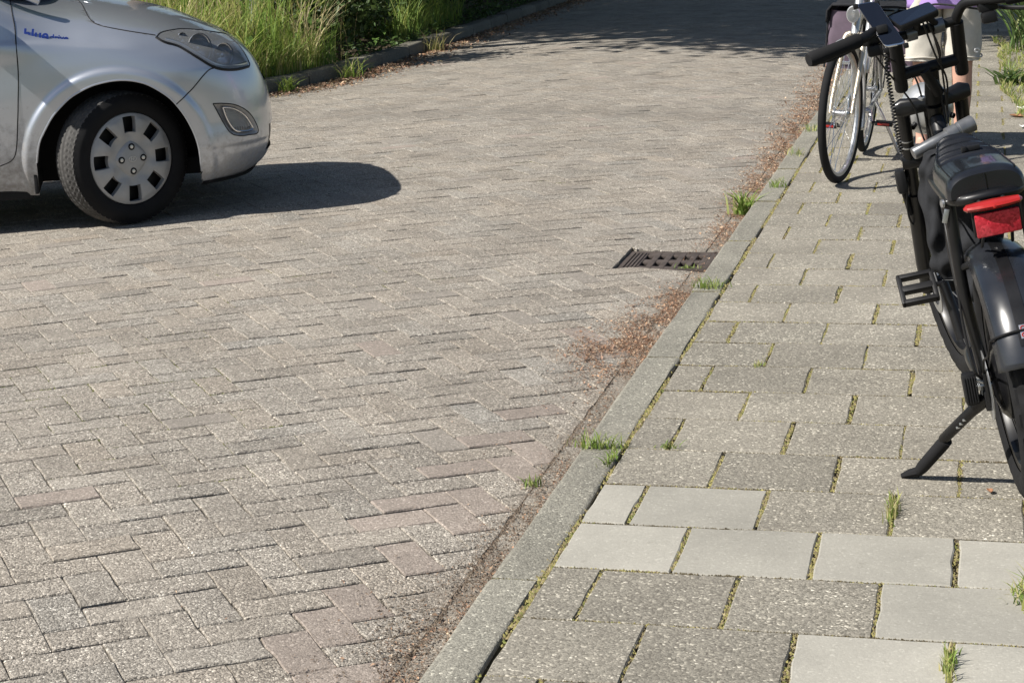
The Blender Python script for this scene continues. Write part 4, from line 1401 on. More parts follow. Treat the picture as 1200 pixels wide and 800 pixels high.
# frame
b = MB()
b.tube([fp(.48, 0, 0, False), fp(.66, 0, 0, False)], .028, 16)
b.tube(crv([fp(.56, 0, -.02, False), (.70, 0, .60), (.56, 0, .42), (.44, 0, .31)]), .030, 14)
b.tube(crv([fp(.62, 0, -.02, False), (.74, 0, .745), (.62, 0, .755), (.50, 0, .76)]), .024, 14)
b.build('main_frame', M['bpaint'], ebike)
b = MB(); loop = [(.50, .03, .762), (.44, .07, .764), (.30, .083, .766), (.1, .084, .768), (.0, .083, .770), (-.060, .06, .772), (-.076, 0, .775), (-.060, -.06, .772), (.0, -.083, .770), (.1, -.084, .768), (.30, -.083, .766), (.44, -.07, .764), (.50, -.03, .762)]
b.tube(crv(loop, 6), .0135, 12); b.build('seat_rail', M['bpaint'], ebike)
for s_ in (1, -1):
    b = MB(); b.tube(crv([(.0, .084 * s_, .765), (.0, .087 * s_, .64), (.0, .087 * s_, .52), (.01, .078 * s_, .40), (.0, .074 * s_, .325)]), [.0145] * 33, 12); b.build('seat_stay', M['bpaint'], ebike)
    b = MB(); b.tube(crv([(.42, .045 * s_, .30), (.30, .075 * s_, .30), (.1, .080 * s_, .305), (.0, .075 * s_, WR)]), .013, 12)
    b.box((.0, .076 * s_, WR - .005), (.06, .012, .085), bev=.004); b.build('chain_stay', M['bpaint'], ebike)
    b = MB(); b.tube([(0, .06 * s_, WR), (0, .105 * s_, WR)], .006, 10); b.lathe([(.0, .0), (.012, 0), (.012, .012), (.0, .012)], 6, frame((0, s_, 0)), (0, .09 * s_, WR)); b.build('axle_nut', M['alu'], ebike)
b = MB(); b.tube([(.12, .08, .77), (.12, .088, .62), (.07, .088, .50), (.015, .088, .40)], .010, 10); b.build('rack_brace', M['bpaint'], ebike)
# seat
G = []
na = 64
for k in range(na + 1):
    t = k / na
    a = .505 - .570 * t
    fro = min(1, (t / .12)) if t < .12 else 1
    rr = min(1, (1 - t) / .06)
    hw = (.052 + .040 * sst(0, .55, t)) * (max(0, 1 - (1 - fro) ** 2.2)) ** .5 * (.90 + .10 * max(0, 1 - (1 - rr) ** 2) ** .5)
    top = .850 - .016 * sst(.0, .5, t) + .006 * sst(.6, 1, t) - .028 * (1 - fro) ** 2 - .012 * (1 - rr) ** 2
    bot = .782 - .004 * t
    row = []
    n = 30
    for j in range(n + 1):
        x = math.pi * j / n
        cs = math.cos(x); sn = math.sin(x)
        bb = hw * math.copysign(abs(cs) ** .72, cs)
        c = bot + (top - bot) * sn ** .66
        if sn > .55 and .05 < t < .62:
            c += .0042 * math.sin(a * 2 * math.pi / .021) * sst(.55, .75, sn)
        row.append(Vector((a, bb, c)))
    G.append(row)
b = MB(); b.grid(G)
b.f.append(tuple(range(31))); b.f.append(tuple(na * 31 + q for q in range(30, -1, -1))); b.m += [0, 0]
seat = b.build('saddle', M['vinyl'], ebike, ang=50)
b = MB(); b.tube([G[k][7] + Vector((0, .0005, .001)) for k in range(3, na - 1)], .0022, 6); b.build('piping', M['vinyl'], seat)
b = MB(); b.tube([G[k][23] + Vector((0, -.0005, .001)) for k in range(3, na - 1)], .0022, 6); b.build('piping', M['vinyl'], seat)
b = MB(); b.tube([Vector((-.0665, 0, c)) for c in (.785, .80, .815, .828)], .0014, 6); b.build('stitched_seam', M['vinyl'], seat)
b = MB(); b.box((.235, -.012, .840), (.016, .046, .012), bev=.003); b.box((.232, .004, .842), (.022, .012, .013), bev=.003); b.build('clip', M['black'], seat)
# cross tube in front of the seat (thick grey cylinder)
b = MB(); p0 = Vector((.535, .103, .806)); p1 = Vector((.575, -.068, .848)); d = (p1 - p0)
b.lathe([(.0, 0), (.015, 0), (.017, .003), (.017, d.length * .56), (.0225, d.length * .57), (.0225, d.length * .72), (.021, d.length * .73), (.021, d.length * .76), (.0225, d.length * .77), (.0225, d.length * .99), (.02, d.length), (0, d.length)], 24, frame(d), p0)
b.build('cross_tube', M['grey'], ebike)
# fabric-wrapped battery and fabric sleeve hanging on the left
def cloth_loft(path, radii, name, seed, n=40, amp=.010):
    rg = np.random.default_rng(seed)
    ph = rg.uniform(0, 6.28, 12)
    pts = crv(path, 8); m = len(pts)
    ra = np.interp(np.linspace(0, 1, m), np.linspace(0, 1, len(radii)), [r[0] for r in radii]); rb = np.interp(np.linspace(0, 1, m), np.linspace(0, 1, len(radii)), [r[1] for r in radii])
    G = []
    for i, p in enumerate(pts):
        t = i / (m - 1)
        row = []
        for j in range(n):
            a = 2 * math.pi * j / n
            w_ = 1 + (amp / .05) * (math.sin(3 * a + 9 * t + ph[0]) * .5 + math.sin(2 * a - 17 * t + ph[1]) * .6 + math.sin(5 * a + 23 * t + ph[2]) * .4 + math.sin(31 * t + a + ph[3]) * .5)
            ca, sa = math.cos(a), math.sin(a)
            row.append(Vector((p.x + ra[i] * w_ * math.copysign(abs(ca) ** .75, ca), p.y + rb[i] * w_ * math.copysign(abs(sa) ** .75, sa), p.z)))
        G.append(row)
    b = MB(); b.grid(G, closed_v=True); b.f.append(tuple(range(n))); b.f.append(tuple((m - 1) * n + q for q in range(n - 1, -1, -1))); b.m += [0, 0]
    return b.build(name, M['cloth'], ebike, ang=60)
cloth_loft([(.40, .052, .826), (.40, .066, .815), (.40, .078, .77), (.395, .083, .70), (.385, .086, .62), (.375, .086, .55), (.37, .080, .505)], [(.02, .012), (.05, .022), (.062, .029), (.064, .030), (.066, .033), (.07, .036), (.045, .022)], 'fabric_sleeve', 3)
cloth_loft([(.30, .0, .755), (.30, 0, .74), (.30, 0, .66), (.31, .0, .56), (.33, 0, .46), (.34, 0, .44)], [(.10, .04), (.13, .058), (.13, .062), (.12, .062), (.10, .058), (.07, .03)], 'battery_cover', 5, 36)
# tail light and reflector
b = MB()
G = []
for (x, hh, dd) in ((-.067, .003, .008), (-.060, .009, .020), (-.03, .0115, .030), (0, .0125, .033), (.03, .0115, .030), (.060, .009, .020), (.067, .003, .008)):
    G.append([Vector((-.128 - dd * math.cos(q) * (1 if math.cos(q) > 0 else .3), x, .764 + hh * math.sin(q))) for q in np.linspace(0, 2 * math.pi, 13)[:-1]])
b.grid(G, closed_v=True); b.f.append(tuple(range(12))); b.f.append(tuple(72 + q for q in range(11, -1, -1))); b.m += [0, 0]
tl = b.build('tail_light', M['red'], ebike, ang=25)
for q in range(5):
    b = MB(); b.lathe([(.0, .004), (.004, .003), (.005, 0)], 10, frame((-1, 0, .1)), (-.158 + .004 * abs(q - 2), -.036 + .018 * q, .763)); b.build('bulb', M['red'], tl)
b = MB(); b.box((-.136, -.004, .720), (.010, .102, .056), Matrix.Rotation(R(-8), 3, 'Y'), bev=.003); b.build('reflector', M['reflector'], ebike)
b = MB(); b.box((-.125, -.004, .724), (.010, .112, .064), Matrix.Rotation(R(-8), 3, 'Y'), bev=.003); b.tube([(-.12, .02, .76), (-.05, .03, .772)], .006, 8); b.tube([(-.12, -.03, .76), (-.05, -.03, .772)], .006, 8)
b.tube([(-.12, -.035, .70), (-.06, -.038, .655)], .004, 6); b.tube([(-.12, .03, .70), (-.06, .033, .655)], .004, 6); b.build('lamp_bracket', M['black'], ebike)
# bolt and loop on the left stay
b = MB(); b.lathe([(.0, .006), (.009, .005), (.010, 0)], 14, frame((-.3, 1, .1)), (-.01, .098, .765)); b.build('bolt', M['alu'], ebike)
b = MB(); b.box((-.014, .098, .735), (.004, .012, .034), Matrix.Rotation(R(20), 3, 'X'), bev=.0015); b.build('lock_tab', M['alu'], ebike)
# rear mudguard
FR = .345
def guard(a0, a1, rad, hw, drop, cen, n=40, m=13, th=.0022):
    G = []
    for i in range(n + 1):
        a = a0 + (a1 - a0) * i / n
        row = []
        for j in range(m):
            x = -1 + 2 * j / (m - 1)
            r = rad - drop * (1 - math.sqrt(max(0, 1 - (x * .96) ** 2)))
            row.append(Vector((cen[0] + r * math.cos(a), cen[1] + x * hw, cen[2] + r * math.sin(a))))
        G.append(row)
    return G
G = guard(R(62), R(160), FR, .071, .05, rear_c)
b = MB(); b.grid(G)
mg = b.build('mudguard', M['fender'], ebike)
so = mg.modifiers.new('thickness', 'SOLIDIFY'); so.thickness = .003
b = MB(); 
G2 = guard(R(70), R(152), FR + .0015, .014, .0008, rear_c, 30, 3)
b.grid(G2); b.build('centre_stripe', M['bpaint'], mg)
b = MB(); a = R(147); b.grid([[Vector((q.x, q.y, q.z)) for q in row] for row in guard(R(143.8), R(149.2), FR + .003, .0085, .0008, rear_c, 4, 3)]); st = b.build('sticker', M['satin'], mg)
for dz in (-.85, .85):
    b = MB(); aa = R(146.5 + dz * 1.6); p = Vector((rear_c.x + (FR + .0035) * math.cos(aa), 0, rear_c.z + (FR + .0035) * math.sin(aa)))
    b.tube([p + Vector((.0045 * math.cos(q) * math.sin(aa), .0055 * math.sin(q), -.0045 * math.cos(q) * math.cos(aa))) for q in np.linspace(0, 2 * math.pi, 13)], .0013, 5, cap=False); b.build('sticker_ring', M['red'], st)
b = MB()
a = R(146); pth = [(-.02, .078, .34), (-.12, .082, .40)]
arc = [Vector((rear_c.x + (FR + .004 - .05 * (1 - math.sqrt(max(0, 1 - (x * .96) ** 2)))) * math.cos(a), x * .074, rear_c.z + (FR + .004 - .05 * (1 - math.sqrt(max(0, 1 - (x * .96) ** 2)))) * math.sin(a))) for x in np.linspace(1, -1, 17)]
b.tube(pth + [(-.22, .080, .435)] + arc + [(-.22, -.080, .435), (-.12, -.082, .40), (-.02, -.078, .34)], .0028, 6); b.build('mudguard_stay', M['black'], ebike)
b = MB(); b.tube([(.0, .085, .60), (-.05, .05, .62), (-.06, 0, .64), (-.05, -.05, .62), (.0, -.085, .60)], .009, 10); b.build('cross_brace', M['bpaint'], ebike)
# kickstand
foot_w = Vector((-.105, 1.05, .014))
fl = EM.inverted() @ foot_w
b = MB(); kp = [Vector((-.0, .078, .275)), Vector((.01, .092, .262)), Vector((.03, .12, .235))]
k2 = Vector((.03, .12, .235)).lerp(fl, .45)
b.tube([kp[0], kp[1], kp[2], k2 + Vector((0, .006, .004)), k2.lerp(fl, .1)], [.017, .018, .0145, .0135, .0135], 12)
kick = b.build('kickstand', M['bpaint'], ebike)
b = MB(); fe = k2.lerp(fl, .97)
b.tube([k2, k2.lerp(fl, .08), k2.lerp(fl, .8), fe], [.0165, .0175, .0165, .013], 12); b.tube([fe, fl + Vector((.004, .018, .002)), fl + Vector((.008, .04, -.003))], [(.014, .014), (.018, .010), (.010, .006)], 10)
b.build('foot', M['rubber'], kick)
b = MB(); b.box((.005, .076, .268), (.055, .022, .05), bev=.006); b.build('mount', M['bpaint'], kick)
b = MB()
for q in range(3): b.box(kp[2].lerp(k2, .22 + .13 * q) + Vector((-.013, .004, .0)), (.004, .010, .006), bev=.001)
b.build('marks', M['alu'], kick); 
# foot peg, folded up, ribbed
b = MB(); b.box((-.006, .114, .305), (.036, .034, .082), bev=.010); peg = b.build('foot_peg', M['bmatte'], ebike)
b = MB()
for q in range(5): b.box((-.0255, .102 + .006 * q, .305), (.005, .0028, .066), bev=.001)
b.build('ribs', M['rubber'], peg)
b = MB(); b.tube([(.0, .075, .31), (.0, .1, .325)], .007, 10); b.tube([(.0, .085, .30), (.0, .09, .27)], .006, 8); b.build('peg_bracket', M['alu'], ebike)
# crank and pedals
BB = Vector((.44, 0, .31))
b = MB(); b.lathe([(.001, .065), (.032, .065), (.032, -.065), (.001, -.065)], 24, frame((0, 1, 0)), BB); b.build('bottom_bracket', M['bpaint'], ebike)
b = MB(); b.lathe([(.055, -.072), (.085, -.072), (.085, -.076), (.055, -.076), (.055, -.072)], 40, frame((0, 1, 0)), BB); b.build('chain_ring', M['alu'], ebike)
b = MB(); b.tube([(.44, -.074, .395), (.0, -.072, .35)], (.006), 6); b.tube([(.44, -.074, .225), (.0, -.072, .26)], (.006), 6); o = b.build('chain', M['black'], ebike); o['kind'] = 'stuff'
for s_, ang in ((1, 78), (-1, 258)):
    pe = BB + Vector((.16 * math.cos(R(ang)), .092 * s_, .155 * math.sin(R(ang))))
    b = MB(); b.tube([BB + Vector((0, .072 * s_, 0)), BB.lerp(pe, .5) + Vector((0, .035 * s_, 0)), pe], [(.017, .011), (.014, .010), (.013, .009)], 12); b.tube([pe, pe + Vector((0, .03 * s_, 0))], .007, 8); cr_ = b.build('crank', M['bpaint'], ebike)
    pc = pe + Vector((0, .068 * s_, 0))
    pm = Matrix.Rotation(R(-38), 3, 'Y')
    b = MB()
    for (x, y, sx, sy) in ((-.043, 0, .014, .098), (.043, 0, .014, .098), (0, .043, .1, .013), (0, -.043, .1, .013)): b.box(pc + pm @ Vector((x, y, 0)), (sx, sy, .02), pm, bev=.004)
    b.box(pc, (.022, .09, .020), pm, bev=.005)
    b.build('pedal', M['bmatte'], cr_)
# fork, crowns, headlight
for s_ in (1, -1):
    b = MB(); b.tube([fp(-.005, .083 * s_, .04), fp(.10, .083 * s_, .04), fp(.36, .083 * s_, .035)], [.020, .024, .025], 16); fl_ = b.build('fork_leg', M['bpaint'], ebike)
    b = MB(); b.tube([fp(.36, .083 * s_, .035), fp(.50, .083 * s_, .033), fp(.66, .083 * s_, .03)], [.0185, .0185, .0195], 16); b.build('stanchion', M['bpaint'], fl_)
    for q in range(2):
        b = MB(); z0 = .525 + .022 * q; b.tube([fp(z0, .083 * s_, .032), fp(z0 + .003, .083 * s_, .032)], .0205, 18); b.build('ring', M['alu'], fl_)
b = MB(); b.tube([fp(.655, -.106, .028), fp(.658, -.085, .026), fp(.66, -.035, .012), fp(.66, .035, .012), fp(.658, .085, .026), fp(.655, .106, .028)], [(.014, .018), (.019, .026), (.017, .021), (.017, .021), (.019, .026), (.014, .018)], 14, sq=.7); b.build('upper_crown', M['bpaint'], ebike, ang=45)
b = MB(); b.tube([fp(.475, -.104, .034), fp(.475, -.03, .015), fp(.475, .03, .015), fp(.475, .104, .034)], [(.018, .024), (.016, .02), (.016, .02), (.018, .024)], 12, sq=.7); b.build('lower_crown', M['bpaint'], ebike, ang=45)
for s_ in (1, -1):
    b = MB(); b.lathe([(.0, .008), (.010, .007), (.012, 0)], 14, frame(st_dir(AXD)), fp(.676, .030 * s_, .014)); b.build('cap_bolt', M['alu'], ebike)
b = MB(); hp = fp(.575, -.005, .115); hd = st_dir((1, 0, -.08)).normalized()
b.lathe([(.0, -.085), (.03, -.082), (.055, -.065), (.070, -.03), (.074, .0), (.074, .02), (.066, .024)], 32, frame(hd), hp); hl_ = b.build('headlight', M['silverb'], ebike)  # silver colour stands in for sky reflected in the glossy housing
b = MB(); b.lathe([(.068, .022), (.04, .034), (.0, .038)], 32, frame(hd), hp); b.build('lens', M['satin'], hl_)
b = MB(); b.tube([fp(.575, .06, .04), hp + hd * .0, fp(.575, -.06, .04)], .008, 8); b.build('bracket', M['black'], hl_)
# stem, risers, bars
b = MB(); 
b.tube([fp(.67, 0, .0), fp(.73, 0, -.004), fp(.785, 0, -.01)], [(.026, .024), (.020, .020), (.022, .024)], 14)
b.tube([fp(.70, -.012, -.015), fp(.79, .02, -.02)], .017, 12); b.build('stem', M['bmatte'], ebike)
b = MB(); b.tube([fp(.785, -.088, -.01), fp(.785, .088, -.01)], .0165, 16); b.build('crossbar', M['bmatte'], ebike)
for s_ in (1, -1):
    b = MB(); b.tube([fp(.738, .085 * s_, -.01), fp(.745, .085 * s_, -.01), fp(.90, .085 * s_, -.012)], [.0165, .0185, .0185], 16)
    def hbp(p):      # a point measured on the left half, mirrored across the steered fork for the right half
        if s_ > 0: return Vector(p)
        q = rot_about(p, A0, AXD, -STEER); q.y = -q.y
        return rot_about(q, A0, AXD, STEER)
    pth = crv([fp(.89, .085 * s_, -.012), fp(.92, .087 * s_, -.016), hbp((.655, .105, 1.138)), hbp((.605, .140, 1.136)), hbp((.56, .19, 1.126)), hbp((.50, .318, 1.112))], 7)
    b.tube(pth, .0135, 14); hb = b.build('handlebar', M['bmatte'], ebike)
    g0, g1 = hbp((.563, .182, 1.127)), hbp((.497, .324, 1.111))
    b = MB(); b.tube([g0, g0.lerp(g1, .04), g0.lerp(g1, .5), g0.lerp(g1, .93), g1], [.0175, .0195, .0185, .0205, .017], 18)
    b.build('grip', M['rubber'], hb)
    q = hbp((.615, .15, 1.118))
    b = MB(); b.box(q, (.034, .052, .032), bev=.009); b.box(q + Vector((-.018, -.004 * s_, -.030)), (.03, .04, .03), bev=.008); b.build('brake_clamp', M['bmatte'], hb)
    b = MB(); b.tube(crv([q + Vector((.02, .02 * s_, -.006)), q + Vector((.045, .05 * s_, -.02)), q + Vector((.02, .10 * s_, -.03)), q + Vector((-.01, .14 * s_, -.03))], 5), (.006), 8); b.build('brake_lever', M['black'], hb)
b = MB(); b.tube([fp(.905, -.085, -.012), fp(.905, .085, -.012)], .0135, 14); b.build('upper_bar', M['bmatte'], ebike)
for bb in (-.035, .04):
    b = MB(); b.tube([fp(.905, bb - .014, -.012), fp(.905, bb + .014, -.012)], .0205, 16); b.build('bar_clamp', M['grey'], ebike)
# display and phone
def slab(corners, th, mat, name, parent, edge=None):
    TL, TR, BR_, BL = [Vector(c) for c in corners]
    nrm = (TR - TL).cross(BL - TL).normalized()
    if nrm.z < 0: nrm = -nrm
    mb = MB()
    cen = (TL + TR + BR_ + BL) / 4
    def rr(k, dz):
        out = []
        cs = [cen + (c - cen) * k for c in (TL, TR, BR_, BL)]
        for i in range(4):
            p, c, n_ = cs[i - 1], cs[i], cs[(i + 1) % 4]
            for t in (0, .5, 1):
                a_ = c + (p - c).normalized() * .009; d_ = c + (n_ - c).normalized() * .009
                out.append(((a_ * (1 - t) ** 2 + c * 2 * t * (1 - t) + d_ * t * t)) + nrm * dz)
        return out
    R_ = [rr(.96, -th), rr(1, -th * .7), rr(1, -th * .15), rr(.975, 0)]
    mb.grid(R_, closed_v=True); mb.f.append(tuple(range(11, -1, -1))); mb.f.append(tuple(36 + q for q in range(12))); mb.m += [0, 0]
    o = mb.build(name, edge or mat, parent, ang=40)
    m2 = MB(); m2.add(rr(.955, .0006), [tuple(range(12))]); m2.build('screen', mat, o, smooth=False)
    return o, cen, nrm
dsp, dc, dn = slab([(.68, .094, 1.160), (.68, -.022, 1.176), (.60, -.034, 1.156), (.60, .072, 1.135)], .018, M['phone'], 'display', ebike, M['bmatte'])
b = MB(); b.tube([dc - dn * .012, fp(.905, .02, -.012)], .011, 10); b.tube([dc - dn * .012 + Vector((0, -.03, 0)), fp(.905, -.035, -.012)], .009, 10); b.build('arm', M['bmatte'], dsp)
ph = empty('smartphone', mat=EM @ Matrix.Translation((.60, .12, 1.15)))
tag(ph, 'dark smartphone with bright silver edge clipped upright on the handlebar', 'phone')
off = Vector((.60, .12, 1.15))
slab([Vector(c) - off for c in ((.655, .168, 1.214), (.655, .114, 1.210), (.56, .068, 1.094), (.56, .122, 1.096))], .009, M['phone'], 'case', ph, M['chrome'])
b = MB()
b.box((.605, .118, 1.140), (.05, .03, .02), bev=.005); b.tube([(.605, .118, 1.140), fp(.918, .088, -.016)], .010, 10); pmn = b.build('phone_mount', M['black'], ebike)
for (x, y, z) in ((.655, .170, 1.212), (.655, .114, 1.208), (.56, .068, 1.092), (.557, .12, 1.092)):
    b = MB(); b.box((x, y, z - .005), (.010, .014, .014), bev=.003); b.build('corner_grip', M['black'], pmn)
# cables, one of them coiled
def cable(pts, r=.0028, name='cable'):
    b = MB(); b.tube(crv(pts, 8), r, 7); return b.build(name, M['cable'], ebike)
cable([fp(.93, .165, -.05), (.72, .12, 1.02), (.78, .06, .90), (.80, .05, .82), (.76, .03, .70)])
cable([fp(.93, .17, -.05), (.73, .07, 1.01), (.80, .035, .95), (.84, .03, .80), (.9, .05, .60)])
cable([dc + Vector((.02, -.03, -.02)), (.71, -.03, 1.04), (.76, -.02, .98), (.80, -.02, .86), (.74, -.02, .74)])
cable([dc + Vector((.02, -.02, -.02)), (.70, -.015, 1.03), (.77, -.04, .95), (.80, -.03, .86), (.73, -.01, .72)])
cable([fp(.93, -.165, -.05), (.74, -.03, 1.16), (.70, -.02, 1.10), (.74, -.03, 1.0), (.80, -.03, .86)])
cable([(.0, .1, .50), (.03, .1, .60), (.08, .095, .70), (.2, .085, .74)], .0025)
cable([(.0, .08, .315), (-.025, .10, .36), (-.01, .104, .46), (.0, .10, .56)], .0032)
cable([fp(.45, .09, .03), fp(.36, .115, .0), fp(.28, .11, .01), fp(.22, .075, .06)], .003)
pth = crv([(.665, .112, 1.085), (.69, .118, 1.0), (.74, .117, .92), (.785, .116, .84), (.81, .112, .77)], 60)
hel = []
for i, p in enumerate(pth):
    a = i * .85
    hel.append(p + Vector((  .0056 * math.cos(a), .0056 * math.sin(a), 0)))
b = MB(); b.tube(hel, .0024, 5); b.build('coiled_cable', M['cable'], ebike)
b = MB(); b.box(fp(.42, .118, .02), (.04, .03, .07), bev=.012); b.tube([fp(.38, .115, .02), fp(.30, .105, .02)], .008, 8); b.build('brake_junction', M['bmatte'], ebike)

# ================================================================== SILVER CITY BICYCLE
CM = basis((-.60, 6.80, .004), 176.5, 5.0)
cbike = empty('city_bicycle', mat=CM)
tag(cbike, 'silver city bicycle facing the camera with oval headlamp and champagne fork', 'bicycle')
CR = .345
SC = R(-9)
cA = Vector((1.075, 0, CR)); HA2 = R(22)
AX2 = Vector((-math.sin(HA2), 0, math.cos(HA2))); FP2 = Vector((math.cos(HA2), 0, math.sin(HA2)))
B0 = cA - FP2 * .05
def cf(s, b, o=0.0): return rot_about(B0 + AX2 * s + LAT * b + FP2 * o, B0, AX2, SC)
def cd(v): return Matrix.Rotation(SC, 3, AX2) @ Vector(v)
def thin_wheel(center, axis, fwd):
    fr = frame(axis, fwd)
    def pl(mb): mb.v = [tuple(fr @ Vector(p) + center) for p in mb.v]
    t = MB(); rr = .0205
    t.lathe([(CR - rr + rr * math.cos(a), rr * math.sin(a)) for a in np.linspace(-2.6, 2.6, 15)], 80); pl(t)
    w = t.build('tyre', M['rubber'], cbike, ang=40)
    t = MB(); t.lathe([(CR - .034, .013), (CR - .052, .010), (CR - .056, .0), (CR - .052, -.010), (CR - .034, -.013)], 80); pl(t); t.build('rim', M['alu'], w)
    t = MB(); t.lathe([(.001, .045), (.012, .045), (.024, .036), (.024, .03), (.016, .026), (.016, -.026), (.024, -.03), (.024, -.036), (.012, -.045), (.001, -.045)], 20); pl(t); t.build('hub', M['alu'], w)
    t = MB()
    for k in range(36):
        a = 2 * math.pi * k / 36; s_ = 1 if k % 2 else -1; tw = .9 * (1 if (k // 2) % 2 else -1)
        t.tube([(.022 * math.cos(a + tw), .022 * math.sin(a + tw), .033 * s_), ((CR - .05) * math.cos(a), (CR - .05) * math.sin(a), .003 * s_)], .0013, 5)
    pl(t); o = t.build('spokes', M['chrome'], w); o['kind'] = 'stuff'
    return w
fc = cf(0, 0, .05)
thin_wheel(fc, cd((0, 1, 0)), cd((1, 0, 0)))
thin_wheel(Vector((0, 0, CR)), (0, 1, 0), (1, 0, 0))
for s_ in (1, -1):
    b = MB(); b.tube(crv([cf(0, .055 * s_, .05), cf(.1, .056 * s_, .042), cf(.25, .054 * s_, .012), cf(.40, .046 * s_, .0), cf(.425, .02 * s_, 0)], 5), [.010] * 6 + [.012] * 6 + [.0155] * 9, 12); b.build('fork_leg', M['champagne'], cbike)
b = MB(); b.tube([cf(.42, 0), cf(.62, 0)], .021, 14); b.build('head_tube', M['silverb'], cbike)
b = MB(); b.tube(crv([cf(.60, 0, -.02), (.70, 0, .62), (.58, 0, .44), (.45, 0, .30)], 6), .019, 14); b.build('down_tube', M['silverb'], cbike)
b = MB(); b.tube(crv([cf(.47, 0, -.02), (.72, 0, .50), (.56, 0, .33), (.45, 0, .285)], 6), .021, 14); b.build('lower_tube', M['silverb'], cbike)
b = MB(); b.tube([(.45, 0, .28), (.27, 0, .74)], .017, 12); b.build('seat_tube', M['silverb'], cbike)
b = MB(); b.tube([(.27, 0, .74), (.225, 0, .88)], .013, 12); b.build('seat_post', M['alu'], cbike)
G = []
for k in range(17):
    t = k / 16; a = .36 - .27 * t; hw = .022 + .085 * sst(.35, .85, t); 
    G.append([Vector((a, hw * math.cos(q), .90 + .035 * math.sin(q) ** .7 + .012 * t)) for q in np.linspace(0, math.pi, 15)])
b = MB(); b.grid(G); b.f.append(tuple(range(15))); b.f.append(tuple(16 * 15 + q for q in range(14, -1, -1))); b.m += [0, 0]; b.build('saddle', M['vinyl'], cbike)
for s_ in (1, -1):
    b = MB(); b.tube([(.45, .03 * s_, .28), (.3, .05 * s_, .29), (0, .065 * s_, CR)], .010, 10); b.build('chain_stay', M['silverb'], cbike)
    b = MB(); b.tube([(.31, .02 * s_, .63), (.2, .055 * s_, .55), (0, .065 * s_, CR)], .008, 10); b.build('seat_stay', M['silverb'], cbike)
    b = MB(); b.tube(crv([(.28, .03 * s_, .725), (.22, .065 * s_, .745), (-.3, .07 * s_, .745), (-.34, .0, .745)], 5), .006, 8); b.tube([(-.2, .07 * s_, .74), (-.01, .072 * s_, CR + .01)], .005, 8); b.build('carrier', M['black'], cbike)
def guard2(cen, ax, fw, a0, a1, name):
    fr = frame(ax, fw); G = []
    for k in range(41):
        a = a0 + (a1 - a0) * k / 40
        G.append([fr @ Vector(((CR + .022 - .014 * (x * x)) * math.cos(a), (CR + .022 - .014 * (x * x)) * math.sin(a), .029 * x)) + cen for x in np.linspace(-1, 1, 9)])
    b = MB(); b.grid(G); o = b.build(name, M['silverb'], cbike); q = o.modifiers.new('thickness', 'SOLIDIFY'); q.thickness = .002; return o
# frames measured from the wheel's forward axis; local Y of that frame points down, so angles run negative over the top
guard2(fc, cd((0, 1, 0)), cd((1, 0, 0)), R(-200), R(-78), 'mudguard')
guard2(Vector((0, 0, CR)), (0, 1, 0), (1, 0, 0), R(-195), R(-20), 'mudguard')
b = MB(); b.box((.22, -.055, .31), (.52, .016, .085), bev=.007); b.build('chain_case', M['silverb'], cbike)
for s_, an in ((1, 20), (-1, 200)):
    c0 = Vector((.45, .065 * s_, .285)); pe = c0 + Vector((.165 * math.cos(R(an)) * .35, .02 * s_, -.10 if s_ < 0 else -.05))
    b = MB(); b.tube([c0, pe], [.011, .009], 10); b.tube([(.45, 0, .285), c0], .014, 10); cr_ = b.build('crank', M['alu'], cbike)
    pc = pe + Vector((0, .065 * s_, 0)); b = MB(); b.box(pc + Vector((-.03, 0, 0)), (.018, .092, .022), bev=.003); b.box(pc + Vector((.03, 0, 0)), (.018, .092, .022), bev=.003); b.tube([pe, pc + Vector((0, .045 * s_, 0))], .008, 8); pd_ = b.build('pedal', M['bmatte'], cr_)
    b = MB(); b.box(pc + Vector((.0405, 0, 0)), (.004, .06, .012), bev=.001); b.build('pedal_reflector', M['red'], pd_)
b = MB(); b.tube(crv([cf(.60, 0), cf(.74, 0, .0), cf(.80, 0, .05)], 5), .0125, 12); b.build('stem', M['chrome'], cbike)
for s_ in (1, -1):
    b = MB(); pth = crv([cf(.80, 0, .05), cf(.80, .10 * s_, .06), cf(.80, .20 * s_, .03), cf(.76, .27 * s_, -.08), cf(.73, .285 * s_, -.24)], 7); b.tube(pth, .011, 12); hb = b.build('handlebar', M['chrome'], cbike)
    b = MB(); b.tube([pth[-9], pth[-1]], [.015, .016], 14); b.build('grip', M['rubber'], hb)
    b = MB(); b.tube([cf(.77, .25 * s_, -.02), cf(.74, .25 * s_, .02), cf(.68, .272 * s_, -.12)], .006, 8); b.build('brake_lever', M['chrome'], hb)
# oval headlamp with dark housing and chrome bowl
hp = cf(.50, .0, .075); hd = cd((1, 0, -.12)).normalized()
fr = frame(hd, (0, 1, 0))
b = MB()
for prof, m_ in (([(.0, -.055), (.018, -.05), (.029, -.03), (.033, .0), (.033, .008), (.029, .010)], 0), ):
    b.lathe(prof, 28, fr @ Matrix.Diagonal((1, 1.3, 1)), hp)
lamp = b.build('headlamp', M['silverb'], cbike)
b = MB(); b.lathe([(.029, .009), (.022, .002), (.010, -.006), (.009, .004), (.0, .006)], 28, fr @ Matrix.Diagonal((1, 1.3, 1)), hp); b.build('reflector', M['satin'], lamp)
b = MB(); b.lathe([(.029, .0105), (.02, .0125), (.0, .0135)], 28, fr @ Matrix.Diagonal((1, 1.3, 1)), hp); b.build('lens', M['lens'], lamp)
b = MB(); b.tube([hp - hd * .03, cf(.46, 0, .02)], .007, 8); b.build('bracket', M['chrome'], lamp)
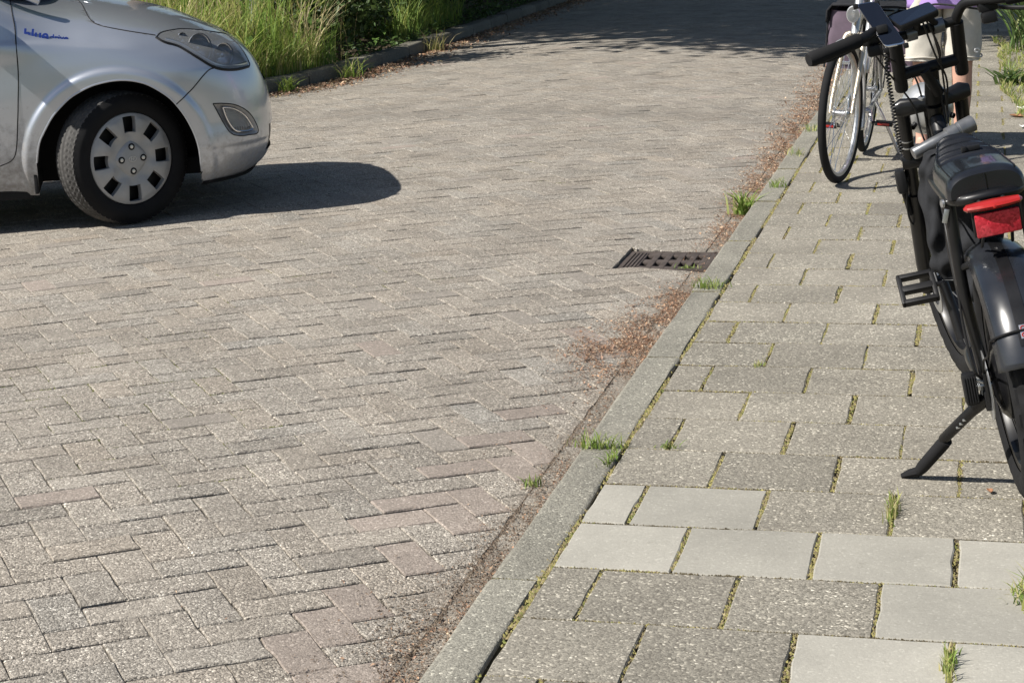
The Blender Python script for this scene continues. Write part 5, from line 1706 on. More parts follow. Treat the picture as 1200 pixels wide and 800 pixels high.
# front brake hose
b = MB(); b.tube(crv([cf(.77, .2, .03), cf(.64, .09, .12), cf(.50, .05, .05), cf(.40, .03, .04)], 8), .003, 6); b.build('cable', M['cable'], cbike)
b = MB(); b.tube(crv([(.1, .05, CR - .05), (.12, .11, .2), (.10, .20, .03)], 5), .009, 10); b.build('kickstand', M['alu'], cbike)
# double pannier
pan = empty('pannier_bag', mat=CM @ Matrix.Translation((-.14, 0, .745)))
tag(pan, 'dusky purple double pannier with black flap hung over the bicycle carrier', 'pannier bag')
for s_ in (1, -1):
    G = []
    for k in range(15):
        z = .012 - .31 * k / 14
        row = []
        bulge = .012 * math.sin(math.pi * k / 14)
        for j in range(40):
            a = 2 * math.pi * j / 40
            ca, sa = math.cos(a), math.sin(a)
            x = (.165 + bulge) * math.copysign(abs(ca) ** .35, ca); y = (.080 + bulge) * math.copysign(abs(sa) ** .4, sa)
            y += .004 * math.sin(x * 40 + z * 60)
            row.append(Vector((x, s_ * .168 + y, z)))
        G.append(row)
    b = MB(); b.grid(G, closed_v=True); b.f.append(tuple(14 * 40 + q for q in range(40))); b.m.append(0); pk = b.build('pocket', M['purple'], pan, ang=55)
    for sx in (1, -1):
        b = MB(); b.tube([(sx * .165, s_ * .252, .012 - .31 * t) for t in (0, .5, 1)], .006, 6); b.tube([(sx * .165, s_ * .088, .012 - .31 * t) for t in (0, .5, 1)], .006, 6); b.build('binding', M['cloth'], pk)
    b = MB(); b.box((.172, s_ * .168, -.265), (.006, .11, .018), bev=.002); b.build('reflective_strip', M['satin'], pk)
G = []
for y, z in ((-.264, -.055), (-.266, .01), (-.24, .045), (-.10, .058), (0, .05), (.10, .058), (.24, .045), (.266, .01), (.264, -.055)):
    G.append([Vector((x, y, z + .004 * math.sin(x * 30 + y * 9))) for x in np.linspace(-.185, .185, 11)])
b = MB(); b.grid(G); o = b.build('flap', M['cloth'], pan, ang=60); q = o.modifiers.new('thickness', 'SOLIDIFY'); q.thickness = .012

# ================================================================== PERSON
per = empty('person', (-.175, 6.52, .004), 0.0)
per.scale = (1.0, 1.0, 1.06)
tag(per, 'person in lilac top and beige shorts standing bare legged behind the bicycles', 'person')
def skinned(name, joints, edges, mat, parent, lv=2, root=0):
    me = bpy.data.meshes.new(name)
    me.from_pydata([j[0] for j in joints], edges, [])
    ob = bpy.data.objects.new(name, me); COL.objects.link(ob)
    sk = ob.modifiers.new('skin', 'SKIN'); sk.use_smooth_shade = True
    su = ob.modifiers.new('sub', 'SUBSURF'); su.levels = lv; su.render_levels = lv
    for i, j in enumerate(joints):
        v = me.skin_vertices[0].data[i]; r = j[1]
        v.radius = r if isinstance(r, tuple) else (r, r)
        v.use_root = (i == root)
    dg = bpy.context.evaluated_depsgraph_get()
    m2 = bpy.data.meshes.new_from_object(ob.evaluated_get(dg))
    bpy.data.objects.remove(ob); bpy.data.meshes.remove(me)
    m2.name = name; m2.materials.clear(); m2.materials.append(mat)
    m2.polygons.foreach_set('use_smooth', [True] * len(m2.polygons))
    return link(name, m2, parent)
# faces -Y (towards the camera); +X is the person's left
J = []; E_ = []
def jt(p, r, to=None):
    J.append((Vector(p), r)); k = len(J) - 1
    if to is not None: E_.append((to, k))
    return k
pel = jt((0, 0, .88), (.135, .10))
wa = jt((0, 0, 1.02), (.12, .088), pel); chs = jt((0, .005, 1.20), (.145, .10), wa); shl = jt((0, .01, 1.33), (.12, .075), chs)
nk = jt((0, .0, 1.42), (.052, .054), shl); jaw = jt((0, -.015, 1.50), (.062, .075), nk); hd_ = jt((0, -.012, 1.58), (.076, .094), jaw); cr0 = jt((0, -.005, 1.655), (.055, .07), hd_)
nose = jt((0, -.112, 1.555), (.010, .010), hd_)
for sx in (-1, 1):
    hip = jt((.088 * sx, 0, .80), .092, pel)
    th = jt((.098 * sx, -.005, .62), .078, hip)
    kn = jt((.100 * sx, -.012, .465), .057, th)
    ca = jt((.102 * sx, .012, .33), .056, kn)
    lo = jt((.100 * sx, .012, .18), .040, ca)
    an = jt((.100 * sx, .010, .085), .035, lo)
    toe = jt((.115 * sx, -.11, .035), (.038, .026), an); jt((.118 * sx, -.165, .028), (.032, .020), toe)
    sh = jt((.165 * sx, .01, 1.335), .055, shl)
    el_ = jt((.205 * sx, .03, 1.08), .042, sh); mid = jt((.19 * sx, -.09, 1.03), .038, el_)
    wr = jt((.165 * sx, -.21, .985), .026, mid)
    pm_ = jt((.155 * sx, -.265, .965), (.036, .018), wr)
    for f, (dx, ln) in enumerate(((-.030, .062), (-.010, .074), (.011, .070), (.030, .055))):
        k1 = jt((.155 * sx + dx * sx, -.30, .955), .0105, pm_)
        k2_ = jt((.155 * sx + dx * 1.1 * sx, -.30 - ln * .55, .940), .0092, k1)
        jt((.155 * sx + dx * 1.1 * sx, -.30 - ln * .95, .912 - .004 * f), .0075, k2_)
    t1 = jt((.155 * sx - .042 * sx, -.245, .950), .0115, pm_); jt((.155 * sx - .058 * sx, -.285, .925), .0095, t1)
skinned('body', J, E_, M['skin'], per, 2)
def wrap_loft(secs, name, mat, parent, n=36, seed=0, amp=.006, cap=False, th=.004):
    rg = np.random.default_rng(seed); ph = rg.uniform(0, 6.28, 8); G = []
    for i, (cx, cy, z, rx, ry) in enumerate(secs):
        row = []
        for j in range(n):
            a = 2 * math.pi * j / n
            w_ = amp * (math.sin(3 * a + z * 21 + ph[0]) + .7 * math.sin(5 * a - z * 33 + ph[1]) + .6 * math.sin(2 * a + z * 50 + ph[2]))
            row.append(Vector((cx + (rx + w_) * math.cos(a), cy + (ry + w_) * math.sin(a), z + .25 * w_)))
        G.append(row)
    b = MB(); b.grid(G, closed_v=True)
    o = b.build(name, mat, parent, ang=60); q = o.modifiers.new('thickness', 'SOLIDIFY'); q.thickness = th
    return o
def interp_secs(S, k=6):
    out = []
    for a, b in zip(S[:-1], S[1:]):
        for q in range(k): out.append(tuple(a[m] + (b[m] - a[m]) * q / k for m in range(5)))
    return out + [S[-1]]
sh_ = wrap_loft(interp_secs([(0, 0, .80, .175, .125), (0, 0, .90, .178, .13), (0, 0, 1.0, .15, .112)]), 'shorts', M['shorts'], per, 40, 1, .003)
for sx in (-1, 1):
    wrap_loft(interp_secs([(.103 * sx, -.005, .495, .094, .098), (.101 * sx, -.004, .50, .095, .099), (.099 * sx, -.002, .62, .096, .104), (.092 * sx, 0, .76, .094, .112), (.085 * sx, 0, .84, .09, .118)]), 'leg', M['shorts'], sh_, 32, 2 + sx, .004)
    b = MB(); b.tube([(.103 * sx + .0985 * math.cos(a), -.005 + .1025 * math.sin(a), .512 + .004 * math.sin(3 * a)) for a in np.linspace(0, 2 * math.pi, 33)], .004, 6, cap=False); b.build('hem', M['shorts'], sh_)
b = MB(); q0 = Vector((.103 + .072, -.088, .545))
b.tube([q0 + Vector((.012 * math.cos(a), .006 * math.cos(a), .009 * math.sin(a))) for a in np.linspace(0, 5.2, 12)], .0035, 6); b.build('emblem', M['white'], sh_)
top = wrap_loft(interp_secs([(0, 0, .752, .19, .14), (0, 0, .90, .185, .138), (0, .0, 1.05, .168, .122), (0, 0, 1.22, .182, .125), (0, .005, 1.34, .175, .095), (0, .0, 1.40, .085, .07)]), 'top', M['lilac'], per, 40, 5, .004)
for sx in (-1, 1):
    b = MB(); b.tube(crv([(.14 * sx, .01, 1.345), (.18 * sx, .012, 1.30), (.20 * sx, .024, 1.18)], 5), [(.062, .06)] * 5 + [(.066, .062)] * 6, 16, cap=False); b.build('sleeve', M['lilac'], top)
    b = MB(); b.tube(crv([(.100 * sx, .045, .045), (.104 * sx, -.02, .05), (.114 * sx, -.11, .04), (.119 * sx, -.19, .026)], 5), [(.040, .042)] * 5 + [(.044, .042)] * 5 + [(.046, .034)] * 5 + [(.03, .02)], 14); b.build('shoe', M['sole'], per)
    b = MB(); b.lathe([(.0, .011), (.007, .009), (.011, .003), (.012, 0)], 14, frame((0, -1, 0)), (.032 * sx, -.088, 1.585)); b.build('eye', M['white'], per)
    b = MB(); b.lathe([(.0, .0035), (.005, .0025), (.006, 0)], 12, frame((0, -1, 0)), (.032 * sx, -.097, 1.585)); b.build('iris', M['hair'], per)
    b = MB(); b.tube([(.079 * sx, .0, 1.60), (.090 * sx, .012, 1.59), (.088 * sx, .012, 1.56), (.078 * sx, .002, 1.535)], .008, 8); b.build('ear', M['skin'], per)
b = MB(); b.tube([(-.024, -.092, 1.512), (0, -.099, 1.514), (.024, -.092, 1.512)], (.0045), 8); b.build('mouth', plain('lips', (.45, .18, .16), .5), per)
G = []
for k in range(14):
    ph_ = .02 + 1.75 * k / 13
    row = []
    for j in range(28):
        a = 2 * math.pi * j / 28
        fr_ = max(0, -math.sin(a))          # shorter fringe at the face
        pz = min(ph_, 1.15 - .25 * fr_ + (.6 if math.sin(a) > -.2 else 0))
        row.append(Vector((.094 * math.sin(pz) * math.cos(a), .006 + .112 * math.sin(pz) * math.sin(a), 1.59 + .115 * math.cos(pz))))
    G.append(row)
b = MB(); b.grid(G, closed_v=True); b.build('hair', M['hair'], per)

# ================================================================== VEGETATION
def blades(name, P, H, lean, width, cols, mat, parent=None, seg=4, dirs=None):
    n = len(P)
    az = rng.uniform(0, 2 * math.pi, n) if dirs is None else dirs
    d = np.stack([np.cos(az), np.sin(az), np.zeros(n)], 1)
    sd_ = np.stack([-np.sin(az), np.cos(az), np.zeros(n)], 1)
    tw = rng.normal(0, .6, n)
    sd_ = sd_ * np.cos(tw)[:, None] + d * np.sin(tw)[:, None]
    V = np.zeros((n, 2 * seg + 1, 3)); C = np.zeros((n, 2 * seg + 1, 4)); C[..., 3] = 1
    for k in range(seg + 1):
        t = k / seg
        out = lean * H * t ** 2.1
        up = H * (t - .42 * np.minimum(1.4, lean) * t ** 3 * .55)
        c = P + d * out[:, None]; c[:, 2] += up
        w_ = width * (1 - t) ** .65 * (.75 + .5 * t if t < .5 else 1)
        shade = .62 + .38 * t       # the leaf sheath at the base of a blade is duller than its tip
        if k < seg:
            V[:, 2 * k] = c - sd_ * w_[:, None]; V[:, 2 * k + 1] = c + sd_ * w_[:, None]
            C[:, 2 * k, :3] = cols; C[:, 2 * k + 1, :3] = cols
        else:
            V[:, 2 * seg] = c; C[:, 2 * seg, :3] = cols
    b = (np.arange(n) * (2 * seg + 1))[:, None]
    F_ = []
    for k in range(seg - 1):
        F_.append(np.concatenate([b + 2 * k, b + 2 * k + 1, b + 2 * k + 3], 1)); F_.append(np.concatenate([b + 2 * k, b + 2 * k + 3, b + 2 * k + 2], 1))
    F_.append(np.concatenate([b + 2 * seg - 2, b + 2 * seg - 1, b + 2 * seg], 1))
    return link(name, np_mesh(name, V.reshape(-1, 3), np.concatenate(F_), mat, C.reshape(-1, 4), True), parent)
def pick(pal, n, var=.25):
    pal = np.array(pal); return pal[rng.integers(0, len(pal), n)] * rng.uniform(1 - var, 1 + var, (n, 1))
GREENS = [(.17, .27, .05), (.22, .31, .065), (.13, .22, .045), (.29, .33, .09)]
STRAW = [(.42, .38, .18), (.37, .37, .13), (.50, .44, .25), (.32, .34, .10)]
def verge_pts(n, y0, y1, depth, front=.05):
    P = np.zeros((n, 3))
    for i in range(n):
        y = rng.uniform(y0, y1); P[i] = (inner_x(y) - .15 - front - depth * rng.random() ** 1.3, y, .07)
    return P
# tall sunlit grass behind the car, in clumps of different height and colour
CP, CH, CL, CW, CC = [], [], [], [], []
for q in range(165):
    base = verge_pts(1, 9.7, 11.65, 2.7)[0]; k = int(rng.integers(14, 46)); hh = rng.uniform(.3, .95); u = rng.random()
    pal = np.array(GREENS[rng.integers(0, 4)]) * rng.uniform(.8, 1.3) if u < .66 else np.array(STRAW[rng.integers(0, 4)])
    pts_ = base + np.concatenate([rng.normal(0, .07, (k, 2)), np.zeros((k, 1))], 1)
    pts_[:, 0] = np.minimum(pts_[:, 0], [inner_x(min(33, max(9.4, yy))) - .16 for yy in pts_[:, 1]])
    CP.append(pts_); CH.append(hh * rng.uniform(.55, 1.1, k)); CL.append(rng.uniform(.08, 1.0, k) * rng.uniform(.5, 1.2)); CW.append(rng.uniform(.0035, .009, k) * rng.uniform(.6, 1.3))
    CC.append(pal[None, :] * rng.uniform(.7, 1.35, (k, 1)))
tg = blades('tall_grass', np.concatenate(CP), np.concatenate(CH), np.concatenate(CL), np.concatenate(CW), np.concatenate(CC), M['blade'], None, 5)
tag(tg, 'tall sunlit green and straw coloured grass behind the verge kerb', 'grass', kind='stuff')
P = verge_pts(1900, 9.7, 11.5, .35, .0); n = len(P)
tg2 = blades('verge_grass', P, rng.uniform(.12, .42, n), rng.uniform(.2, .9, n), rng.uniform(.003, .006, n), pick(GREENS + STRAW[:2], n), M['blade'], None, 4)
tag(tg2, 'short yellow green grass hanging over the verge kerb', 'grass', kind='stuff')
P = verge_pts(2000, 13.9, 16.2, 1.5, .1); n = len(P)
tg3 = blades('rough_grass', P, rng.uniform(.2, .62, n), rng.uniform(.2, .9, n), rng.uniform(.003, .007, n), pick(GREENS, n), M['blade'], None, 4)
tag(tg3, 'bright green rough grass between the dark verge shrubs', 'grass', kind='stuff')
# flowering stalks with seed heads
vb_ = MB()
for _ in range(420):
    y = rng.uniform(9.8, 12.6); x = inner_x(y) - .2 - 2.0 * rng.random(); h = rng.uniform(.55, 1.05); az = rng.uniform(0, 6.28); ln = rng.uniform(.05, .45)
    c = STRAW[rng.integers(0, 4)] if rng.random() < .6 else GREENS[rng.integers(0, 4)]
    j = rng.uniform(.8, 1.25); c = (c[0] * j, c[1] * j, c[2] * j, 1)
    pts_ = [Vector((x + math.cos(az) * ln * h * t ** 2, y + math.sin(az) * ln * h * t ** 2, .07 + h * (t - .18 * ln * t ** 3))) for t in (0, .35, .7, .9)]
    k0 = len(vb_.v); vb_.tube(pts_, .0016, 4, cap=False)
    dr = (pts_[-1] - pts_[-2]).normalized(); dr.z -= .25
    hp_ = [pts_[-1] + dr * (.11 * t) for t in (0, .25, .6, 1)]
    vb_.tube(hp_, [.002, .007, .0055, .001], 5)
    for q in range(k0, len(vb_.v)): vb_.c[q] = c
vb_.hasc = True
o = vb_.build('grass_stalks', M['blade']); tag(o, 'pale seed heads nodding on thin stalks above the tall grass', 'grass', kind='stuff')

def leaf_cloud(name, centres, count, size, pal, parent, mat, flat=.0, var=.3):
    """centres: list of (c, (rx, ry, rz)); leaves gather in clumps near the surface"""
    allV, allC = [], []
    tot = sum(r[0] * r[1] + r[1] * r[2] + r[0] * r[2] for c, r in centres)
    for c, r in centres:
        k = int(count * (r[0] * r[1] + r[1] * r[2] + r[0] * r[2]) / tot)
        ncl = max(6, k // 26)
        d = rng.normal(0, 1, (ncl, 3)); d /= np.linalg.norm(d, axis=1)[:, None]
        rad = rng.uniform(.25, 1.0, ncl) ** .5 * (1 + .18 * rng.normal(0, 1, ncl))
        cl = np.array(c) + d * rad[:, None] * np.array(r)
        tone = rng.uniform(.72, 1.25, ncl)
        idx = rng.integers(0, ncl, k)
        sp_ = min(r) * .17
        p = cl[idx] + rng.normal(0, 1, (k, 3)) * sp_
        a = rng.normal(0, 1, (k, 3)); a[:, 2] -= .3; a /= np.linalg.norm(a, axis=1)[:, None]
        b_ = rng.normal(0, 1, (k, 3)); b_ -= a * (a * b_).sum(1)[:, None]; b_ /= np.linalg.norm(b_, axis=1)[:, None]
        nn = np.cross(a, b_)
        s = size * rng.uniform(.6, 1.35, k)[:, None]
        V = np.stack([p - a * s * .5, p + b_ * s * .27 + nn * s * .07, p + a * s * .55 - nn * s * .06, p - b_ * s * .27 + nn * s * .07], 1)
        col = pick(pal, k, var) * tone[idx][:, None]
        allV.append(V.reshape(-1, 3)); allC.append(np.repeat(np.concatenate([col, np.ones((k, 1))], 1), 4, 0))
    V = np.concatenate(allV); C = np.concatenate(allC)
    b = np.arange(len(V) // 4) * 4
    # two triangles folded along the midrib
    Fq = np.concatenate([np.stack([b, b + 1, b + 2], 1), np.stack([b, b + 2, b + 3], 1)])
    return link(name, np_mesh(name, V, Fq, mat, C), parent)
DARKG = [(.045, .085, .022), (.06, .10, .028), (.035, .065, .02), (.075, .12, .035)]
MIDG = [(.08, .14, .035), (.10, .17, .045), (.065, .115, .03)]
def shrub(loc, r, n, size, pal, label, group=None, stems=6):
    o = empty('shrub', loc); tag(o, label, 'shrub', group)
    cs = [((0, 0, r[2] * .95), r)]
    for q in range(4):
        a = rng.uniform(0, 6.28); cs.append(((r[0] * .6 * math.cos(a), r[1] * .6 * math.sin(a), r[2] * rng.uniform(.5, 1.25)), (r[0] * .55, r[1] * .55, r[2] * .5)))
    leaf_cloud('foliage', cs, n, size, pal, o, M['leaf'])
    b = MB()
    for q in range(stems):
        a = rng.uniform(0, 6.28); e = Vector((r[0] * .6 * math.cos(a), r[1] * .6 * math.sin(a), r[2] * rng.uniform(.9, 1.5)))
        b.tube(crv([(.05 * math.cos(a), .05 * math.sin(a), 0), e * .45 + Vector((0, 0, .05)), e], 4), [.016 - .0015 * k for k in range(9)], 6)
    s = b.build('stem', M['bark'], o); s['kind'] = 'stuff'
    return o
shrub((-5.62, 12.35, .05), (.40, .62, .84), 4200, .07, DARKG, 'low dark shrub at the edge of the tall grass, nearest the car')
shrub((-7.3, 13.2, .08), (1.0, .8, .8), 4200, .085, DARKG, 'broad dark shrub standing in shade behind the tall grass')
shrub((-6.75, 15.6, .08), (.9, .8, .62), 3800, .08, MIDG, 'mid green shrub behind the bright patch of rough grass')
shrub((-6.05, 17.2, .06), (.72, 1.0, .5), 3600, .075, DARKG, 'dark shrub overhanging the verge kerb beyond the rough grass')
shrub((-6.15, 19.6, .06), (.75, 1.2, .55), 3600, .08, DARKG, 'dark shrub farthest along the verge kerb in the tree shade')
shrub((-6.3, 22.5, .06), (.85, 1.4, .6), 3200, .085, DARKG, 'dark shrub on the shaded verge past the bend of the kerb')
shrub((-8.6, 11.4, .1), (1.0, .8, .75), 3600, .085, MIDG, 'green shrub standing in the tall grass behind the car bonnet')
shrub((-5.95, 14.05, .05), (.42, .5, .26), 1800, .06, DARKG, 'small dark creeping shrub right behind the verge kerb')
# ground cover under the shrubs
P = []
for _ in range(5200):
    y = rng.uniform(12, 24); P.append((inner_x(y) - .1 - 1.1 * rng.random() ** 1.5, y, .075 + abs(rng.normal(0, .04))))
P = np.array(P); n = len(P)
gc = flakes('ground_cover', P, .022, np.concatenate([pick(DARKG + MIDG, n), np.ones((n, 1))], 1), M['leaf'])
tag(gc, 'low leafy ground cover under the verge shrubs', 'ground cover', kind='stuff')
# dry stems leaning over the kerb
for i, (y, lx) in enumerate(((11.5, .25), (12.2, .35), (14.6, .2))):
    pass

# trees on the verge: they stand left of and beyond the frame and cast the dappled shade on the road
def tree(loc, h, lobes, n, label, lean=(0, 0)):
    o = empty('tree', loc); tag(o, label, 'tree', 'trees along the verge')
    b = MB()
    top_ = Vector((lean[0], lean[1], h * .62))
    tr_ = crv([(0, 0, -.1), (lean[0] * .2, lean[1] * .2, h * .25), (lean[0] * .6, lean[1] * .6, h * .45), top_], 5)
    b.tube(tr_, [.17 - .10 * k / (len(tr_) - 1) for k in range(len(tr_))], 12); t_ = b.build('trunk', M['bark'], o)
    for (c, r) in lobes:
        b = MB(); st_ = tr_[len(tr_) // 2 + rng.integers(0, 5)]
        pp = crv([st_, st_.lerp(Vector(c), .5) + Vector((0, 0, .25)), Vector(c)], 5)
        b.tube(pp, [.065 - .05 * k / (len(pp) - 1) for k in range(len(pp))], 8); b.build('limb', M['bark'], t_)
    leaf_cloud('crown', lobes, int(n * 1.9), .18, MIDG + DARKG, o, M['leaf'])
tree((-8.9, 13.7, .1), 7.5, [((-.1, .2, 5.9), (2.3, 2.2, 1.9)), ((1.6, 1.4, 5.0), (1.6, 1.6, 1.2)), ((-1.3, 1.6, 5.2), (1.7, 1.6, 1.3))], 15000, 'leafy tree on the verge nearest the tall grass, crown above the frame')
tree((-7.4, 12.5, .1), 8.0, [((1.2, -.9, 6.2), (2.0, 1.9, 1.6)), ((3.0, -.2, 6.4), (2.0, 1.9, 1.5)), ((4.4, .9, 6.5), (1.9, 1.9, 1.4)), ((1.6, 1.6, 6.8), (2.2, 2.0, 1.6))], 19000, 'leafy tree whose long boughs reach over the brick road', (1.2, 0))
tree((-8.2, 17.2, .1), 9.0, [((1.0, 0, 6.6), (2.8, 2.6, 2.0)), ((3.6, .4, 6.8), (2.4, 2.4, 1.8)), ((5.6, 1.2, 7.0), (2.2, 2.2, 1.6)), ((-1.6, .8, 6.2), (2.2, 2.2, 1.8))], 19000, 'tall leafy tree on the verge farther up the road', (.8, 0))
tree((-8.6, 23.0, .1), 9.0, [((0, 0, 6.6), (3.0, 2.8, 2.2)), ((3.4, 0, 7.0), (2.6, 2.6, 1.9)), ((6.4, .4, 7.2), (2.6, 2.4, 1.8))], 14000, 'leafy tree on the verge farthest up the road', (.8, 0))

# steel post in the tall grass
o = empty('sign_post', (-6.12, 11.75, .05)); tag(o, 'grey metal post standing in the tall grass behind the car', 'post')
b = MB(); b.tube([(0, 0, -.1), (0, 0, 1.0)], .038, 18); b.build('pole', M['post'], o)
b = MB(); b.lathe([(.0, .035), (.025, .03), (.040, .008), (.040, 0)], 18, None, (0, 0, 1.0)); b.build('cap', M['black'], o)

# tufts of grass in the joints
def tuft(loc, n, h, spread, label, group, pal=GREENS, wid=.0022, lean=(.3, 1.2), cat='grass tuft', name='grass_tuft', elong=(1, 1)):
    P = np.zeros((n, 3)); P[:, 0] = rng.normal(0, spread * elong[0], n); P[:, 1] = rng.normal(0, spread * elong[1], n)
    H_ = h * rng.uniform(.4, 1.15, n)
    o = blades(name, P, H_, rng.uniform(*lean, n), wid * rng.uniform(.7, 1.4, n), pick(pal, n, .3), M['blade'], None, 3)
    o.location = loc; tag(o, label, cat, group)
    return o
BRIGHT = [(.17, .27, .045), (.22, .31, .07), (.13, .21, .04), (.30, .33, .12)]
g_ = 'grass tufts growing in the paving joints'
tuft((-.962, 1.215, -.002), 110, .050, .016, 'grass tuft across the kerb joint beside the pale paving tiles', g_, BRIGHT, elong=(2.0, .7))
tuft((-.91, 1.10, -.002), 60, .038, .012, 'narrow grass tuft running down the joint behind the kerb', g_, BRIGHT, elong=(.6, 3))
tuft((-.957, 3.27, 0), 85, .05, .018, 'bright grass tuft on top of the kerb past the drain', g_, BRIGHT, elong=(1.6, 1))
tuft((-1.065, 5.2, -.065), 70, .13, .022, 'broad bladed weed at the foot of the kerb among rusty litter', g_, BRIGHT, wid=.006, lean=(.5, 1.3))
tuft((-.945, 5.62, 0), 45, .06, .02, 'small grass tuft behind the kerb opposite the broad bladed weed', g_, BRIGHT)
tuft((-.155, .775, -.002), 95, .045, .008, 'upright grass tuft in the joint between two grey tiles below the kickstand', g_, BRIGHT + STRAW, elong=(1, 5), lean=(.1, .7))
tuft((-.004, -.12, -.002), 90, .04, .007, 'grass tuft in the joint at the bottom edge between pale tiles', g_, BRIGHT + STRAW, elong=(1, 6), lean=(.1, .7))
tuft((.158, .26, -.002), 120, .06, .016, 'spreading grass tuft at the right end of the pale tile row', g_, BRIGHT + STRAW, elong=(1.2, 3))
tuft((-.775, 1.23, -.002), 30, .028, .008, 'tiny grass tuft at a tile corner beside the kerb tuft', g_, BRIGHT, elong=(2, 1))
tuft((-.635, 2.13, -.002), 26, .02, .008, 'sparse grass sprig in a tile joint between drain and kickstand', g_, BRIGHT + STRAW, elong=(1, 2))
tuft((-.96, 6.7, 0), 60, .05, .025, 'yellowish grass tuft on the kerb beside the city bicycle wheel', g_, BRIGHT + STRAW, elong=(1.2, 1.6))
tuft((-.96, 7.7, 0), 60, .06, .03, 'grass tuft on the kerb behind the city bicycle pedal', g_, BRIGHT + STRAW, elong=(1.2, 1.6))
tuft((-1.15, 3.92, -.07), 40, .03, .014, 'small weed at the near lip of the drain grate', g_, BRIGHT, elong=(2.4, .6))
tuft((-1.12, 1.06, -.068), 30, .035, .012, 'weed sprouting in the gutter next to the kerb tuft', g_, BRIGHT)
tuft((-5.32, 10.35, -.03), 70, .16, .03, 'leafy weed at the foot of the verge kerb beside the car nose', 'weeds along the verge kerb', GREENS, wid=.007)
tuft((-5.12, 11.35, -.03), 80, .22, .05, 'weed clump leaning against the face of the verge kerb', 'weeds along the verge kerb', GREENS + STRAW[:1], wid=.005)
tuft((-5.1, 13.75, -.03), 70, .25, .05, 'pale dry weed clump against the verge kerb in front of the shade', 'weeds along the verge kerb', STRAW, wid=.005)

# garden edge on the right
bed = sheet('garden_bed', [.34, .8, 2, 5, 12], list(np.linspace(-3, 45, 20)), lambda x, y: -.012 + .03 * min(1, max(0, x - .34)), M['earth'])
tag(bed, kind='structure')
n = 2000
P = np.zeros((n, 3)); P[:, 1] = rng.uniform(8.2, 13.6, n); P[:, 0] = .30 + .16 * rng.random(n) ** .6 * rng.choice([-1, 1], n) * (.5 + (P[:, 1] - 7.4) / 8) + .06 * np.sin(P[:, 1] * 3.1); P[:, 2] = 0
P[:, 0] = np.maximum(P[:, 0], .21 - .012 * (P[:, 1] - 8) + .03 * np.sin(P[:, 1] * 5))
ge = blades('edge_grass', P, rng.uniform(.02, .09, n), rng.uniform(.3, 1.4, n), rng.uniform(.002, .005, n), np.where(rng.random((n, 1)) < .6, pick(BRIGHT + [(.30, .33, .07)], n), pick(STRAW, n)), M['blade'], None, 3)
tag(ge, 'yellow green grass and weeds creeping over the garden side of the pavement', 'grass', kind='stuff')
n = 26000
P = np.zeros((n, 3)); P[:, 1] = rng.uniform(-2, 18, n); P[:, 0] = .36 + 1.6 * rng.random(n); P[:, 2] = 0
gl = blades('lawn', P, rng.uniform(.03, .08, n), rng.uniform(.3, 1.2, n), rng.uniform(.002, .005, n), pick(BRIGHT + GREENS, n), M['blade'], None, 3)
tag(gl, 'green lawn in the garden beside the pavement', 'grass', kind='stuff')
def strappy(loc, n, h, label):
    P = np.zeros((n, 3)); P[:, :2] = rng.normal(0, .09, (n, 2))
    o = empty('strap_leaf_plant', loc); tag(o, label, 'plant', 'strap leaved garden plants')
    for i in range(n):
        az = rng.uniform(0, 2 * math.pi); hh = h * rng.uniform(.6, 1.1); ln = rng.uniform(.35, 1.0); wd = rng.uniform(.010, .019)
        c = (.10, .16, .05) if rng.random() < .75 else (.26, .28, .12)
        jj = rng.uniform(.75, 1.3)
        vs = []; d = Vector((math.cos(az), math.sin(az), 0)); s = Vector((-math.sin(az), math.cos(az), 0)); p0 = Vector(P[i])
        K = 7
        for k in range(K + 1):
            t = k / K; w_ = wd * (1 - t ** 3) * (.7 + .6 * t if t < .5 else 1) + .001
            cpt = p0 + d * (ln * hh * t ** 1.8) + Vector((0, 0, hh * (t - .55 * ln * t ** 3)))
            vs += [cpt - s * w_ , cpt - Vector((0, 0, w_ * .5)), cpt + s * w_]
        fs = []
        for k in range(K):
            q = 3 * k; fs += [(q, q + 1, q + 4, q + 3), (q + 1, q + 2, q + 5, q + 4)]
        b = MB(); b.add(vs, fs, 0, (c[0] * jj, c[1] * jj, c[2] * jj, 1)); b.build('leaf', M['leaf'], o, recalc=False)
strappy((.40, 12.7, 0), 60, .85, 'clump of strap shaped leaves arching over the pavement edge, nearer one')
strappy((.62, 13.8, 0), 50, .9, 'clump of strap shaped leaves behind the nearer one, deeper in the garden')
shrub((.95, 13.2, 0), (.5, .5, .5), 1900, .09, MIDG, 'broad leaved garden shrub beside the strap leaved plants', stems=5)
shrub((.85, 11.2, 0), (.42, .42, .36), 1300, .08, MIDG, 'low garden shrub next to the pavement behind the person', stems=5)
tuft((.235, 10.1, 0), 60, .16, .05, 'low dark leafy weed at the garden edge of the pavement', 'weeds along the garden edge', DARKG + MIDG, wid=.014, lean=(.6, 1.5), cat='weed', name='weed')

